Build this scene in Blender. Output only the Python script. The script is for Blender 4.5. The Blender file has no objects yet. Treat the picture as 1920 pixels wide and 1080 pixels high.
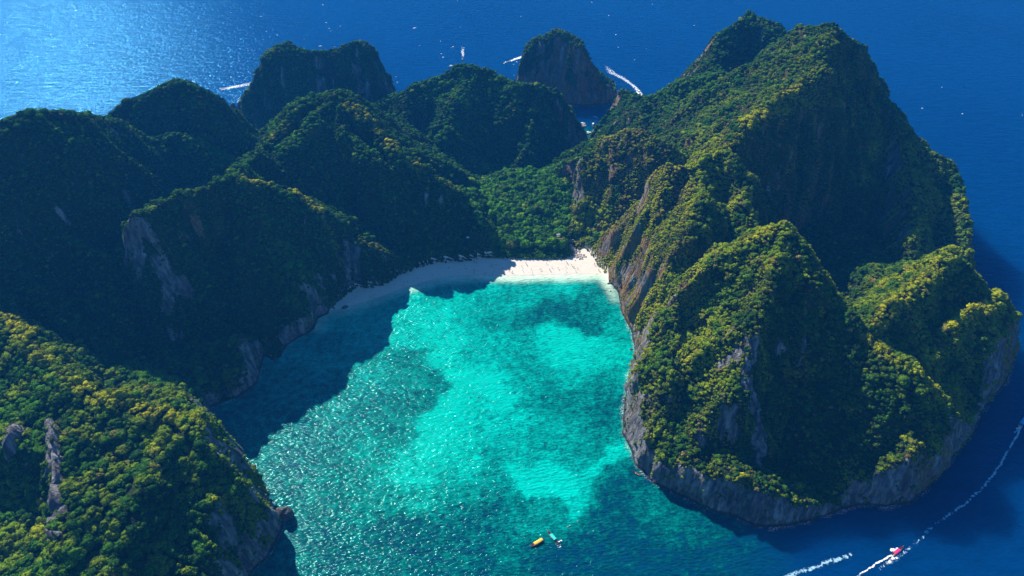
import bpy, math, random
import numpy as np
from math import radians, sin, cos, pi
from mathutils import Vector, Matrix

scene = bpy.context.scene
COL = scene.collection
rng = np.random.default_rng(7)
random.seed(7)

# ---------------------------------------------------------------- camera
CAM_H, FOC, PITCH = 500.0, 1400.0, radians(39.9)     # focal length in 1920-wide pixels
cam_d = bpy.data.cameras.new('camera'); cam = bpy.data.objects.new('camera', cam_d); COL.objects.link(cam)
cam_d.sensor_width = 36.0; cam_d.lens = 36.0 * FOC / 1920.0
cam_d.clip_start = 1.0; cam_d.clip_end = 30000.0
cam.location = (0, 0, CAM_H); cam.rotation_euler = (pi/2 - PITCH, 0, 0)
scene.camera = cam

# ---------------------------------------------------------------- sky, sun, exposure
SUN_EL, SUN_AZ = radians(37.5), radians(-36.0)       # azimuth from +Y, negative = towards -X
world = bpy.data.worlds.new('World'); scene.world = world; world.use_nodes = True
wn = world.node_tree; bg = wn.nodes['Background']
sky = wn.nodes.new('ShaderNodeTexSky'); sky.sky_type = 'NISHITA'; sky.sun_disc = False
sky.sun_elevation = SUN_EL; sky.sun_rotation = SUN_AZ
sky.air_density = 1.0; sky.dust_density = 0.0; sky.ozone_density = 2.5
hs = wn.nodes.new('ShaderNodeHueSaturation'); hs.inputs['Saturation'].default_value = 1.3; wn.links.new(sky.outputs[0], hs.inputs['Color']); wn.links.new(hs.outputs[0], bg.inputs[0]); bg.inputs[1].default_value = 0.070
sun_d = bpy.data.lights.new('sun', 'SUN'); sun_d.energy = 5.0; sun_d.angle = radians(0.5); sun_d.color = (1.0, 0.93, 0.80)
sun = bpy.data.objects.new('sun', sun_d); COL.objects.link(sun)
sdir = Vector((sin(SUN_AZ)*cos(SUN_EL), cos(SUN_AZ)*cos(SUN_EL), sin(SUN_EL)))   # towards the sun
sun.rotation_euler = sdir.to_track_quat('Z', 'Y').to_euler(); sun.location = (-300, 400, 600)
scene.view_settings.view_transform = 'Standard'; scene.view_settings.look = 'None'
scene.view_settings.exposure = 1.0; scene.view_settings.gamma = 1.0
scene.view_settings.use_curve_mapping = False

# ---------------------------------------------------------------- helpers
SP, CP = sin(PITCH), cos(PITCH)
def at(u, v, h=0.0):
    """world x, y of the place at height h that the photo shows at pixel u, v"""
    b = (v - 540.0)/FOC; t = (CAM_H - h)/(SP + CP*b)
    return (t*(u - 960.0)/FOC, t*(CP - SP*b))

def hash2(ix, iy, seed):
    h = (ix.astype(np.int64)*374761393 + iy.astype(np.int64)*668265263 + seed*2147483647) & 0xffffffff
    h = ((h ^ (h >> 13))*1274126177) & 0xffffffff
    return ((h ^ (h >> 16)) & 0xffffff)/float(0xffffff)
def vnoise(x, y, seed=0):
    ix = np.floor(x); iy = np.floor(y); fx = x-ix; fy = y-iy
    fx = fx*fx*fx*(fx*(fx*6-15)+10); fy = fy*fy*fy*(fy*(fy*6-15)+10)
    a = hash2(ix, iy, seed); b = hash2(ix+1, iy, seed); c = hash2(ix, iy+1, seed); d = hash2(ix+1, iy+1, seed)
    return (a*(1-fx)+b*fx)*(1-fy) + (c*(1-fx)+d*fx)*fy
def fbm(x, y, s, octaves=4, seed=0, gain=0.5):
    """value noise, about -1..1, s = size of the largest features in metres"""
    r = 0; amp = 1; tot = 0; f = 1.0/s
    for o in range(octaves):
        r = r + amp*(vnoise(x*f + 17.3*o, y*f - 9.1*o, seed+o)*2-1); tot += amp; amp *= gain; f *= 2.03
    return r/tot*1.5
def sstep(a, b, x):
    t = np.clip((x-a)/(b-a), 0, 1); return t*t*(3-2*t)
def poly_sd(px, py, poly):
    """signed distance to a closed polygon, positive inside"""
    n = len(poly); d2 = np.full(px.shape, 1e18); ins = np.zeros(px.shape, bool)
    for i in range(n):
        ax, ay = poly[i]; bx, by = poly[(i+1) % n]
        dx, dy = bx-ax, by-ay; L = dx*dx+dy*dy+1e-9
        t = np.clip(((px-ax)*dx+(py-ay)*dy)/L, 0, 1)
        d2 = np.minimum(d2, (px-ax-t*dx)**2+(py-ay-t*dy)**2)
        c = ((ay > py) != (by > py)); xx = ax + (py-ay)/(by-ay+1e-12)*(bx-ax)
        ins ^= c & (px < xx)
    return np.where(ins, 1, -1)*np.sqrt(d2)

def tag(o, label=None, cat=None, group=None, kind=None):
    if label: o['label'] = label
    if cat: o['category'] = cat
    if group: o['group'] = group
    if kind: o['kind'] = kind
    return o
def mesh_obj(name, verts, faces, mat=None, parent=None, smooth=False):
    me = bpy.data.meshes.new(name); me.from_pydata([tuple(v) for v in verts], [], [tuple(f) for f in faces]); me.update()
    if smooth: me.polygons.foreach_set('use_smooth', [True]*len(me.polygons))
    o = bpy.data.objects.new(name, me); COL.objects.link(o)
    if mat:
        for m in (mat if isinstance(mat, (list, tuple)) else [mat]): me.materials.append(m)
    if parent: o.parent = parent
    return o
def fast_mesh(name, V, Q):
    """V (n,3) float array, Q (m,k) int array"""
    me = bpy.data.meshes.new(name); k = Q.shape[1]
    me.vertices.add(len(V)); me.vertices.foreach_set('co', V.astype(np.float32).ravel())
    me.loops.add(Q.size); me.loops.foreach_set('vertex_index', Q.astype(np.int32).ravel())
    me.polygons.add(len(Q)); me.polygons.foreach_set('loop_start', np.arange(0, Q.size, k, dtype=np.int32))
    me.update(calc_edges=True)
    return me
class NT:
    """small helper for node materials"""
    def __init__(s, name):
        s.m = bpy.data.materials.new(name); s.m.use_nodes = True; s.t = s.m.node_tree
        s.t.nodes.clear(); s.out = s.t.nodes.new('ShaderNodeOutputMaterial')
    def n(s, typ, ins=None, **kw):
        nd = s.t.nodes.new(typ)
        for k, v in kw.items(): setattr(nd, k, v)
        for k, v in (ins or {}).items():
            if isinstance(v, bpy.types.NodeSocket): s.t.links.new(v, nd.inputs[k])
            else: nd.inputs[k].default_value = v
        return nd
    def math(s, op, a, b=0.0, clamp=False):
        nd = s.n('ShaderNodeMath', {0: a, 1: b}, operation=op); nd.use_clamp = clamp; return nd.outputs[0]
    def mix(s, f, a, b, mode='MIX'):
        nd = s.n('ShaderNodeMix', data_type='RGBA', blend_type=mode); nd.clamp_factor = True
        for i, v in ((0, f), (6, a), (7, b)):
            if isinstance(v, bpy.types.NodeSocket): s.t.links.new(v, nd.inputs[i])
            elif i == 0: nd.inputs[0].default_value = v
            else: nd.inputs[i].default_value = (*v, 1) if len(v) == 3 else v
        return nd.outputs[2]
    def ramp(s, f, stops):
        nd = s.n('ShaderNodeValToRGB', {0: f}); e = nd.color_ramp.elements
        while len(e) < len(stops): e.new(0.5)
        for i, (p, c) in enumerate(stops):
            e[i].position = p; e[i].color = (*c, 1) if not isinstance(c, (int, float)) else (c, c, c, 1)
        return nd.outputs[0]
    def noise(s, vec, scale, detail=4, rough=0.5, dist=0.0):
        return s.n('ShaderNodeTexNoise', {'Vector': vec, 'Scale': scale, 'Detail': detail, 'Roughness': rough, 'Distortion': dist}).outputs[0]
    def mapping(s, vec, scale=(1, 1, 1), rot=(0, 0, 0)):
        return s.n('ShaderNodeMapping', {'Vector': vec, 'Scale': scale, 'Rotation': rot}).outputs[0]
    def attr(s, name): return s.n('ShaderNodeAttribute', attribute_name=name)
    def pos(s): return s.n('ShaderNodeNewGeometry').outputs['Position']
    def link(s, a, b): s.t.links.new(a, b)
def simple_mat(name, color, rough=0.5, spec=0.3, var=0.12, scale=3.0):
    """painted or woven surface with slight uneven wear"""
    M = NT(name); p = M.n('ShaderNodeTexCoord').outputs['Object']
    f = M.noise(p, scale, 3)
    c = M.mix(f, tuple(x*(1-var) for x in color), tuple(min(1, x*(1+var)) for x in color))
    b = M.n('ShaderNodeBsdfPrincipled', {'Base Color': c, 'Roughness': rough, 'Specular IOR Level': spec})
    M.link(b.outputs[0], M.out.inputs[0]); return M.m

# ---------------------------------------------------------------- the island: coast, ridges, valley floors
COAST = ([at(*p) for p in [(389,764),(410,755),(445,744),(478,718),(486,690),(493,660),(510,672),(525,668),(540,645),(585,616),(592,596),
      (620,583),(650,577),(700,561),(760,539),(820,522),(880,516),(960,517),(1050,515),(1125,514),(1141,523),(1163,549),
      (1168,580),(1186,625),(1195,658),(1182,700),(1172,755),(1172,815),(1195,868),(1228,905),(1290,935),(1350,960),(1440,987),
      (1500,977),(1550,964),(1605,946),(1660,948),(1705,938),(1740,912),(1760,885),(1790,850),(1820,812),(1840,768),(1865,735),
      (1885,712),(1898,680),(1899,655)]]
   + [(474,528),(466,560),(482,600),(498,640),(512,700),(522,780),(515,860),(480,930),(440,970),(400,1015),(330,1040),(270,1030),
      (240,1000),(215,970),(190,985),(165,985),(145,972),(128,945),(103,911),(98,888),(90,892),(87,915),(86,950),(78,975),(50,985),(0,985),(-60,980),
      (-120,968),(-148,950),(-158,965),(-155,1015),(-180,1055),(-260,1060),(-330,1050),(-385,1015),(-398,960),(-380,930),(-385,900),
      (-395,870),(-420,845),(-470,825),(-520,800),(-620,780),(-720,700),(-780,500),(-780,60),(-160,60),(-170,200)]
   + [at(465,1080),at(500,1040),(-175,318),(-186,331),(-196,350),(-214,372),(-236,392),(-254,412)])
ISLET = [(0,1030),(50,1022),(112,1018),(142,1022),(158,1050),(156,1105),(95,1128),(20,1115),(-14,1075)]
# each hill: crest lines of (u, v, height) with flank steepness left / right of the walking direction and rounding
HILLS = [
 ('near left headland', [
   ([(-60,520,115),(0,580,112),(60,640,110),(110,700,105),(180,745,100),(250,768,97),(310,780,93),(380,783,90)], 2.3, .42, 6),
   ([(380,783,90),(430,818,74),(470,875,50),(510,940,22),(527,980,4)], 2.2, 1.7, 4),
   ([(378,787,90),(312,845,90),(262,915,88),(222,1000,86),(170,1090,82)], 2.1, .25, 5),
   ([(98,795,98),(106,860,97),(112,940,95),(106,1010,90),(100,1080,84)], .35, 2.8, 1.5),
   ([(-60,815,96),(0,822,96),(50,842,94),(98,850,94)], 1.3, 2.6, 4),
   ([(66,985,62),(74,1060,56)], 4.0, 4.0, 5)]),
 ('left back wall', [
   ([(-160,290,196),(-60,260,196),(0,238,198),(60,214,198),(130,220,180),(200,222,152),(235,250,126)], 1.1, 1.9, 14),
   ([(-160,290,196),(-330,350,190),(-480,520,170),(-640,720,140)], 1.6, 1.2, 10),
   ([(140,430,116),(182,469,104),(222,500,88)], 1.7, 1.7, 7),  # added inner ridge, shaped only to throw shade on the valley floor
   ([(-60,410,125),(0,488,106),(50,530,93),(100,590,78),(132,652,58)], 1.3, 1.3, 6)]),
 ('pointed hill over the left coast', [
   ([(205,222,120),(240,195,130),(290,170,145),(330,158,150),(365,172,145),(400,205,125),(440,245,95),(470,280,70)], 1.3, 1.4, 8),
   ([(235,215,120),(245,300,105),(262,380,100)], 1.5, 2.2, 5),
   ([(270,262,112),(350,262,112),(400,280,102),(432,300,92)], 1.1, 1.3, 6)]),
 ('square cliff above the dark bay shore', [
   ([(252,405,138),(290,385,138),(330,372,133),(390,362,130),(440,334,132),(500,344,116),(560,368,100),(600,398,86),(628,428,72),(636,470,50)], 1.0, 2.6, 4),
   ([(440,334,132),(452,312,124),(475,292,116)], 1.3, 1.3, 6)]),
 ('central pointed hill', [
   ([(455,300,96),(500,262,110),(540,212,128),(575,178,138),(615,167,142),(645,190,135),(690,232,118),(750,285,101),(800,325,80),(850,358,62),(885,400,42),(912,440,34),(925,462,22)], .8, 2.0, 6),
   ([(615,167,142),(640,230,122),(700,300,100)], 2.2, 2.2, 8),
   ([(612,170,142),(585,215,130),(545,270,112),(505,330,84)], 1.3, 1.1, 9)]),
 ('twin headed cliff on the far coast', [
   ([(452,205,40),(468,170,66),(484,134,92),(508,98,112),(545,82,122),(585,98,115),(640,96,113),(690,80,116),(708,105,98),(722,145,60),(732,172,34)], 3.2, 2.6, 5)]),
 ('broad middle hill', [
   ([(690,200,60),(730,182,70),(775,172,84),(820,142,98),(868,122,108),(920,130,106),(960,150,98),(1010,160,90)], 1.9, 1.15, 7),
   ([(1010,160,90),(1048,164,84),(1070,200,64),(1085,236,40)], 3.0, 2.6, 4),
   ([(1010,160,90),(1000,230,60),(990,290,36)], 1.5, 1.2, 8),
   ([(868,122,108),(858,180,88),(850,240,62)], 1.0, 1.1, 10)]),
 ('round headland beyond the cove', [
   ([(978,135,38),(988,98,66),(1012,70,82),(1040,58,90),(1078,73,86),(1120,97,80),(1142,134,60),(1150,165,14)], 3.4, 2.4, 9)]),
 ('ridge with the striped cliff', [
   ([(1104,268,6),(1118,238,20),(1133,208,34),(1150,182,46),(1164,173,54),(1192,182,64)], 1.5, 1.2, 3),
   ([(1340,118,120),(1300,142,108),(1250,172,92),(1205,190,80)], .5, 1.4, 10),
   ([(1126,280,80),(1143,256,92),(1175,246,100),(1225,254,104),(1266,276,98)], .75, 1.2, 4),
   ([(1175,246,100),(1210,320,66),(1222,380,42),(1212,440,22),(1190,500,8)], 2.0, 1.35, 2),
   ([(1126,280,80),(1092,352,42),(1074,430,16)], 1.0, 2.4, 4)]),
 ('summit mountain', [
   ([(1335,108,120),(1365,60,140),(1410,30,152),(1450,45,148),(1478,75,140)], 1.8, 1.6, 8),
   ([(1470,80,150),(1510,52,190),(1560,47,205),(1598,75,185),(1632,140,150),(1690,215,118),(1742,285,92)], 1.5, 1.35, 8),
   ([(1560,50,205),(1545,115,190),(1500,160,172),(1445,198,160)], 2.4, .8, 6),
   ([(1445,198,160),(1400,232,152),(1362,285,142)], 2.4, 1.45, 5),
   ([(1362,285,142),(1385,308,136),(1405,335,128)], 2.0, 1.5, 6),
   ([(1362,285,142),(1320,306,136),(1255,318,128),(1232,370,104),(1212,430,80),(1190,480,54),(1172,545,22)], 1.0, 2.8, 4),
   ([(1320,306,136),(1312,370,126),(1292,450,104),(1252,550,66),(1215,620,34)], 1.1, 1.3, 5),
   ([(1385,320,130),(1400,420,110),(1350,500,90),(1280,570,60)], 1.6, 1.1, 8),
   ([(1690,215,118),(1720,330,88),(1715,430,66),(1690,520,42)], 1.3, 2.2, 6),
   ([(1742,285,92),(1786,318,78),(1806,395,62),(1808,465,54)], 2.6, .7, 5)]),
 ('front dome hill', [
   ([(1192,690,22),(1215,645,45),(1265,575,78),(1330,500,110),(1395,450,132),(1440,428,143),(1475,420,148),(1503,445,143),(1540,510,128),(1580,560,112),(1625,622,92)], 1.6, 1.2, 6),
   ([(1490,425,148),(1460,500,134),(1420,600,112),(1408,690,86),(1432,780,54),(1425,860,26)], 1.7, 1.0, 2),
   ([(1265,575,78),(1250,700,58),(1240,800,36)], 1.2, 1.2, 8)]),
 ('low hills on the right tip', [
   ([(1625,622,92),(1680,568,98),(1735,520,104),(1788,476,112),(1815,500,104),(1850,545,80)], 1.2, 1.0, 3),
   ([(1872,553,82),(1840,575,84),(1790,610,82),(1740,655,74),(1760,720,58),(1790,775,34)], 1.3, 1.6, 5),
   ([(1622,625,92),(1680,668,86),(1735,700,78),(1765,730,68),(1780,780,40)], 1.2, .9, 6),
   ([(1872,553,82),(1888,620,55),(1892,670,18)], 2.5, 2.2, 4),
   ([(1690,690,80),(1700,770,56),(1705,840,34)], 1.2, 1.1, 8)]),
 ('wooded rock on the bay shore', [
   ([(350,668,30),(400,640,40),(440,636,42),(475,652,34)], 1.6, 1.4, 7),
   ([(345,675,28),(360,740,20)], 1.4, 1.4, 5)]),
]
# valley floors: x, y, height (smoothly interpolated)
FLOOR = [(0,665,4),(60,690,6),(20,720,12),(60,760,22),(80,820,16),(95,870,6),(-20,760,22),(-80,660,10),(-150,600,6),(-200,560,6),(-300,500,18),(-340,440,18),
   (-420,480,34),(-460,560,36),(-330,640,40),(-420,700,60),(-300,740,60),(-260,800,40),(-380,900,10),(-200,880,25),(-100,820,30),(-600,300,20),(-330,260,12),
   (-450,300,12),(-400,250,8),(-420,340,14),(180,900,50),(150,800,50),(300,600,30),(380,640,30),(360,560,50),(300,400,10),(400,480,20),(175,720,36),(163,688,20),(132,628,7),(150,600,6),(130,450,5),(300,880,60),(-345,520,30),(-275,440,12)]

def shore(px, py): return np.maximum(poly_sd(px, py, COAST), poly_sd(px, py, ISLET))
BEACH = [at(*p) for p in [(612,592),(622,572),(638,559),(665,542),(700,540),(722,532),(748,516),(790,501),(806,496),(870,491),(912,485),(960,487),(1058,486),(1078,479),(1084,468),(1094,465),(1106,476),(1116,490),(1128,504),(1136,514),(1143,540),(1100,600),(900,600),(700,600)]]

def ridge_height(px, py, hills=HILLS):
    best = np.full(px.shape, -50.0); who = np.zeros(px.shape, np.int32)
    for hi, (nm, lines) in enumerate(hills):
        for pts, kl, kr, r in lines:
            W = [(*at(u, v, h), h) for u, v, h in pts]
            z = np.full(px.shape, -50.0)
            for (ax, ay, ah), (bx, by, bh) in zip(W[:-1], W[1:]):
                dx, dy = bx-ax, by-ay; L = dx*dx+dy*dy+1e-9
                t = np.clip(((px-ax)*dx+(py-ay)*dy)/L, 0, 1)
                d = np.hypot(px-ax-t*dx, py-ay-t*dy)
                side = (dx*(py-ay)-dy*(px-ax))/math.sqrt(L)/(d+1e-6)      # 1 = left of the line, -1 = right
                k = kr + (kl-kr)*np.clip(side*0.5+0.5, 0, 1)
                k = k + (max(kl, kr)-k)*np.clip((1-np.abs(side))*2.5, 0, 1)
                z = np.maximum(z, ah+(bh-ah)*t - k*(np.sqrt(d*d+r*r*.36)-r*.6))
            m = z > best; best = np.where(m, z, best); who = np.where(m, hi, who)
    return best, who

def floor_height(px, py):
    num = 0; den = 0
    for x, y, h in FLOOR:
        w = 1.0/((px-x)**2+(py-y)**2+400.0)**1.5; num = num+w*h; den = den+w
    return num/den

def terrain_z(px, py):
    wx = px + 9*fbm(px, py, 55, 3, 11) + 2.2*fbm(px, py, 11, 2, 31)
    wy = py + 9*fbm(px, py, 55, 3, 21) + 2.2*fbm(px, py, 11, 2, 41)
    rz, who = ridge_height(px*0.45+wx*0.55, py*0.45+wy*0.55)
    sd = shore(px, py) + 1.6*fbm(px, py, 14, 3, 51)
    fl = floor_height(px, py)
    fl = fl*sstep(0, 40, sd) + 1.5
    rdg = 1-np.abs(fbm(px, py, 60, 4, 63))*2.2
    bump = (3.5*fbm(px, py, 42, 4, 61) + 4.5*(rdg-.4))*sstep(0, 40, rz)
    z = np.maximum(rz + bump, fl + 2*fbm(px, py, 30, 3, 71))
    # sheer sea cliffs: the land may not stand higher than this over its distance to the water
    cliff = 2.0 + 3.4*np.maximum(sd, 0) + 2.5*fbm(px, py, 9, 3, 81)
    bsd = poly_sd(px, py, BEACH)
    z = np.minimum(z, np.where(sd > 0, cliff, 2+1.2*sd))
    front = sstep(80, 110, px)*sstep(455, 415, py)
    z = np.where((front > 0) & (sd > 0), np.maximum(z, front*np.minimum(cliff, 8+26*np.exp(-((px-160)/48)**2)+34*np.exp(-((px-303)/30)**2)+9*fbm(px, py, 26, 3, 85))), z)
    # the beach and the shallow ground behind it
    sd0 = shore(px, py)
    sand = 0.02 + 0.075*sd0
    w = sstep(-2, 1.5, bsd)
    grove_w = sstep(-40, -15, px)*sstep(84, 70, px)*(py > 600)*(py < 760)
    z = z*(1-grove_w) + grove_w*np.minimum(z, np.maximum(sand, 1)+0.22*np.maximum(-bsd, 0)+.6)
    z = np.where(bsd > -40, np.minimum(z, np.maximum(sand, 1)+2.8*np.maximum(-bsd, 0)), z)
    z = np.where(sd0 > -6, sand*w + z*(1-w), z)
    return z, who, sd0, bsd

STEP = 2.0
gx = np.arange(-760, 536, STEP); gy = np.arange(150, 1136, STEP)
GX, GY = np.meshgrid(gx, gy, indexing='xy')
GZ, WHO, GSD, BSD = terrain_z(GX, GY)
gnx, gny = GX.shape[1], GX.shape[0]

# ---------------------------------------------------------------- terrain mesh, split into hills, valley ground and beach
def smooth_grid(A, n):
    for _ in range(n):
        B = np.pad(A, 1, mode='edge')
        A = (B[:-2, 1:-1]+B[2:, 1:-1]+B[1:-1, :-2]+B[1:-1, 2:]+2*B[1:-1, 1:-1])/6.0
    return A
DZX = np.gradient(GZ, STEP, axis=1); DZY = np.gradient(GZ, STEP, axis=0)
SLOPE = np.hypot(DZX, DZY)
CURV = GZ - smooth_grid(GZ, 40)
NX, NY = -DZX/(SLOPE+1e-3), -DZY/(SLOPE+1e-3)
flute = fbm(GX*1.0+GZ*0.10, GY*1.0-GZ*0.08, 7.5, 3, 91, 0.6) + 0.6*fbm(GX, GY+GZ*0.5, 18, 3, 95)
SNX, SNY = smooth_grid(NX, 8), smooth_grid(NY, 8); wxx = SNX**2/(SNX**2+SNY**2+.01)
gully = wxx*fbm(GY, GX*.15, 24, 3, 161, .55) + (1-wxx)*fbm(GX, GY*.15, 24, 3, 165, .55)
gully = (1-2*np.abs(gully))*5.5*sstep(.8, 1.5, SLOPE)*sstep(4, 16, GZ)
offbeach = sstep(-4, -12, BSD); gully = gully*offbeach
amt = 2.6*sstep(0.9, 2.0, SLOPE)*sstep(0, 6, GZ)*offbeach
TX = GX + SNX*gully + NX*flute*amt + fbm(GX, GZ*0.7+GY*.2, 12, 2, 97)*amt*.5
TY = GY + SNY*gully + NY*flute*amt + fbm(GY, GZ*0.7+GX*.2, 12, 2, 99)*amt*.5
TZ = GZ + fbm(GX, GY, 6, 2, 101)*0.8*sstep(3, 8, GZ)
# bare rock: sheer places, the foot of the sea cliffs, the rock rib down the front dome
seaw = sstep(40, 26, GZ + 12*fbm(GX, GY, 30, 3, 111))*sstep(34, 20, GSD)*(GX > 85)*sstep(500, 440, GY)*sstep(1.0, 1.5, SLOPE)
STREAK = wxx*fbm(GY, GX*.16, 6.5, 3, 151, .6) + (1-wxx)*fbm(GX, GY*.16, 6.5, 3, 155, .6)
ROCK = sstep(2.0, 3.0, SLOPE + 1.1*STREAK*sstep(.9, 1.4, SLOPE) + 0.05*(GX > 60)*(GX < 175)*(GY > 450)*(GY < 780)*sstep(.9, 1.3, SLOPE) - .75*sstep(60, 20, GX) - .85*sstep(1.25, .8, np.hypot((GX-128)/52, (GY-590)/85)) - .9*sstep(1.2, .7, np.hypot((GX-285)/80, (GY-650)/120)) + .45*sstep(1.15, .6, np.hypot((GX-108)/42, (GY-690)/75))*sstep(.7, 1.1, SLOPE) + 0.55*fbm(GX, GY, 22, 4, 121) + 0.35*fbm(GX*3, GY*3, 22, 2, 125))
ROCK = np.maximum(ROCK, seaw)
foot = sstep(7, 3, GSD + 4*fbm(GX, GY, 12, 2, 127))*(BSD < 0)*(SLOPE > 1.0)
ROCK = np.maximum(ROCK, foot*0.9)
def seg_dist(px, py, pts):
    d = np.full(px.shape, 1e9)
    for (ax, ay), (bx, by) in zip(pts[:-1], pts[1:]):
        dx, dy = bx-ax, by-ay; t = np.clip(((px-ax)*dx+(py-ay)*dy)/(dx*dx+dy*dy+1e-9), 0, 1)
        d = np.minimum(d, np.hypot(px-ax-t*dx, py-ay-t*dy))
    return d
rib = seg_dist(GX, GY, [at(1414,640,102), at(1410,700,84), at(1432,780,54), at(1425,865,26)])
ROCK = np.maximum(ROCK, sstep(7, 2.5, rib + 3*fbm(GX, GY, 10, 3, 131)))
fin = seg_dist(GX, GY, [at(98,795,98), at(106,860,97), at(112,940,95), at(106,1010,90)])
ROCK = np.maximum(ROCK, sstep(5, 2, fin + 2*fbm(GX, GY, 8, 2, 133)))
TZ = TZ + 8*sstep(3, 0.3, fin + 1.5*fbm(GX, GY, 7, 2, 134))
fin2 = seg_dist(GX, GY, [at(30,800,95), at(45,860,80)])
TZ = TZ + 9*sstep(4, 0.5, fin2); ROCK = np.maximum(ROCK, sstep(5, 2, fin2))
WARM = sstep(-0.3, 0.6, fbm(GX, GY, 60, 3, 141) + 0.5*(GX > 60) - 0.5*(GX < -60) - 0.9*sstep(470, 430, GY))
WARM = np.maximum(WARM, sstep(1.2, .7, np.hypot((GX-118)/50, (GY-650)/120)))
isfloor = (GZ < floor_height(GX, GY)*sstep(0, 40, GSD) + 6) & (SLOPE < 0.9)

terr_V = np.stack([TX, TY, TZ], -1).reshape(-1, 3)
idx = np.arange(gnx*gny).reshape(gny, gnx)
QUADS = np.stack([idx[:-1, :-1], idx[:-1, 1:], idx[1:, 1:], idx[1:, :-1]], -1).reshape(-1, 4)
ok = TZ.ravel()[QUADS].max(1) > -2.0
QUADS = QUADS[ok]
ground_id = len(HILLS); beach_id = ground_id+1
WID = np.where(isfloor, ground_id, WHO); WID = np.where((BSD > -0.5) & (GSD > -12) & (TZ < 0.075*GSD+1.3), beach_id, WID)
# tidy the ids so that pieces are whole patches
for _ in range(2):
    WID[1:-1, 1:-1] = np.where((WID[:-2, 1:-1] == WID[2:, 1:-1]) & (WID[1:-1, 1:-1] != beach_id), WID[2:, 1:-1], WID[1:-1, 1:-1])
QW = WID.ravel()[QUADS[:, 0]]
QP = terr_V[QUADS].mean(1)
QN = np.cross(terr_V[QUADS[:, 2]]-terr_V[QUADS[:, 0]], terr_V[QUADS[:, 3]]-terr_V[QUADS[:, 1]])
QA = np.linalg.norm(QN, axis=1)*0.5; QN = QN/(QA[:, None]*2+1e-9)
QROCK = ROCK.ravel()[QUADS].mean(1)

def rock_ground_material():
    M = NT('limestone_and_undergrowth'); p = M.pos()
    rk = M.attr('rock').outputs['Fac']; wm = M.attr('warm').outputs['Fac']
    st = M.mapping(p, (1, 1, 0.16)); st2 = M.mapping(p, (1, 1, 0.3))
    a = M.noise(st, 0.22, 6, 0.65); b = M.noise(st, 0.7, 5, 0.6); c = M.noise(st2, 0.09, 4)
    rock = M.ramp(a, [(0.30, (0.035, 0.037, 0.045)), (0.45, (0.10, 0.10, 0.115)), (0.57, (0.22, 0.22, 0.235)), (0.74, (0.46, 0.45, 0.45))])
    och = M.ramp(b, [(0.35, (0.07, 0.05, 0.03)), (0.55, (0.24, 0.14, 0.05)), (0.75, (0.33, 0.24, 0.11))])
    f = M.math('MULTIPLY', M.ramp(c, [(0.36, 0.0), (0.54, 1.0)]), wm)
    rock = M.mix(f, rock, och)
    g = M.noise(p, 0.35, 5, 0.6); g2 = M.noise(p, 0.05, 3)
    green = M.ramp(g, [(0.3, (0.006, 0.014, 0.006)), (0.55, (0.022, 0.045, 0.010)), (0.75, (0.06, 0.075, 0.014))])
    dry = M.ramp(g, [(0.3, (0.03, 0.03, 0.010)), (0.6, (0.14, 0.11, 0.03)), (0.8, (0.22, 0.16, 0.05))])
    green = M.mix(M.math('MULTIPLY', M.ramp(g2, [(0.45, 0.0), (0.62, 1.0)]), wm), green, dry)
    edge = M.math('ADD', rk, M.math('MULTIPLY', M.math('SUBTRACT', b, 0.5), 1.3), clamp=True)
    col = M.mix(M.ramp(edge, [(0.35, 0.0), (0.55, 1.0)]), green, rock)
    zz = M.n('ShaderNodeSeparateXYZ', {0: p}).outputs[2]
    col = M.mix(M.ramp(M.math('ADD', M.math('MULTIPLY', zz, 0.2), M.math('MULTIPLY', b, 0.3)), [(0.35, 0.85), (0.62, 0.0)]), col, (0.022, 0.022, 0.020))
    h = M.math('ADD', M.math('MULTIPLY', a, 2.2), M.math('MULTIPLY', b, 0.9))
    h = M.math('ADD', h, M.math('MULTIPLY', M.noise(st, 2.2, 4, 0.6), 0.35))
    bp = M.n('ShaderNodeBump', {'Strength': 1.0, 'Distance': 2.2, 'Height': h}).outputs[0]
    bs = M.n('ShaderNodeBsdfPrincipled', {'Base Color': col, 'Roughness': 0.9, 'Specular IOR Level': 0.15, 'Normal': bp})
    M.link(bs.outputs[0], M.out.inputs[0]); return M.m
def sand_material():
    M = NT('coral_sand'); p = M.pos()
    a = M.noise(p, 0.25, 6, 0.6); b = M.noise(M.mapping(p, (0.25, 1.2, 1)), 0.3, 4)
    c = M.mix(a, (0.58, 0.52, 0.44), (0.74, 0.69, 0.61)); c = M.mix(M.ramp(b, [(0.55, 0.0), (0.75, 0.45)]), c, (0.52, 0.42, 0.34))
    wet = M.ramp(M.n('ShaderNodeSeparateXYZ', {0: p}).outputs[2], [(0.02, 1.0), (0.16, 0.0)])
    c = M.mix(M.math('MULTIPLY', wet, 0.45), c, (0.40, 0.34, 0.27))
    bp = M.n('ShaderNodeBump', {'Strength': 0.6, 'Distance': 0.25, 'Height': M.noise(p, 0.9, 6, 0.65)}).outputs[0]
    bs = M.n('ShaderNodeBsdfPrincipled', {'Base Color': c, 'Roughness': 0.85, 'Specular IOR Level': 0.2, 'Normal': bp})
    M.link(bs.outputs[0], M.out.inputs[0]); return M.m
MAT_ROCK = rock_ground_material(); MAT_SAND = sand_material()
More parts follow.
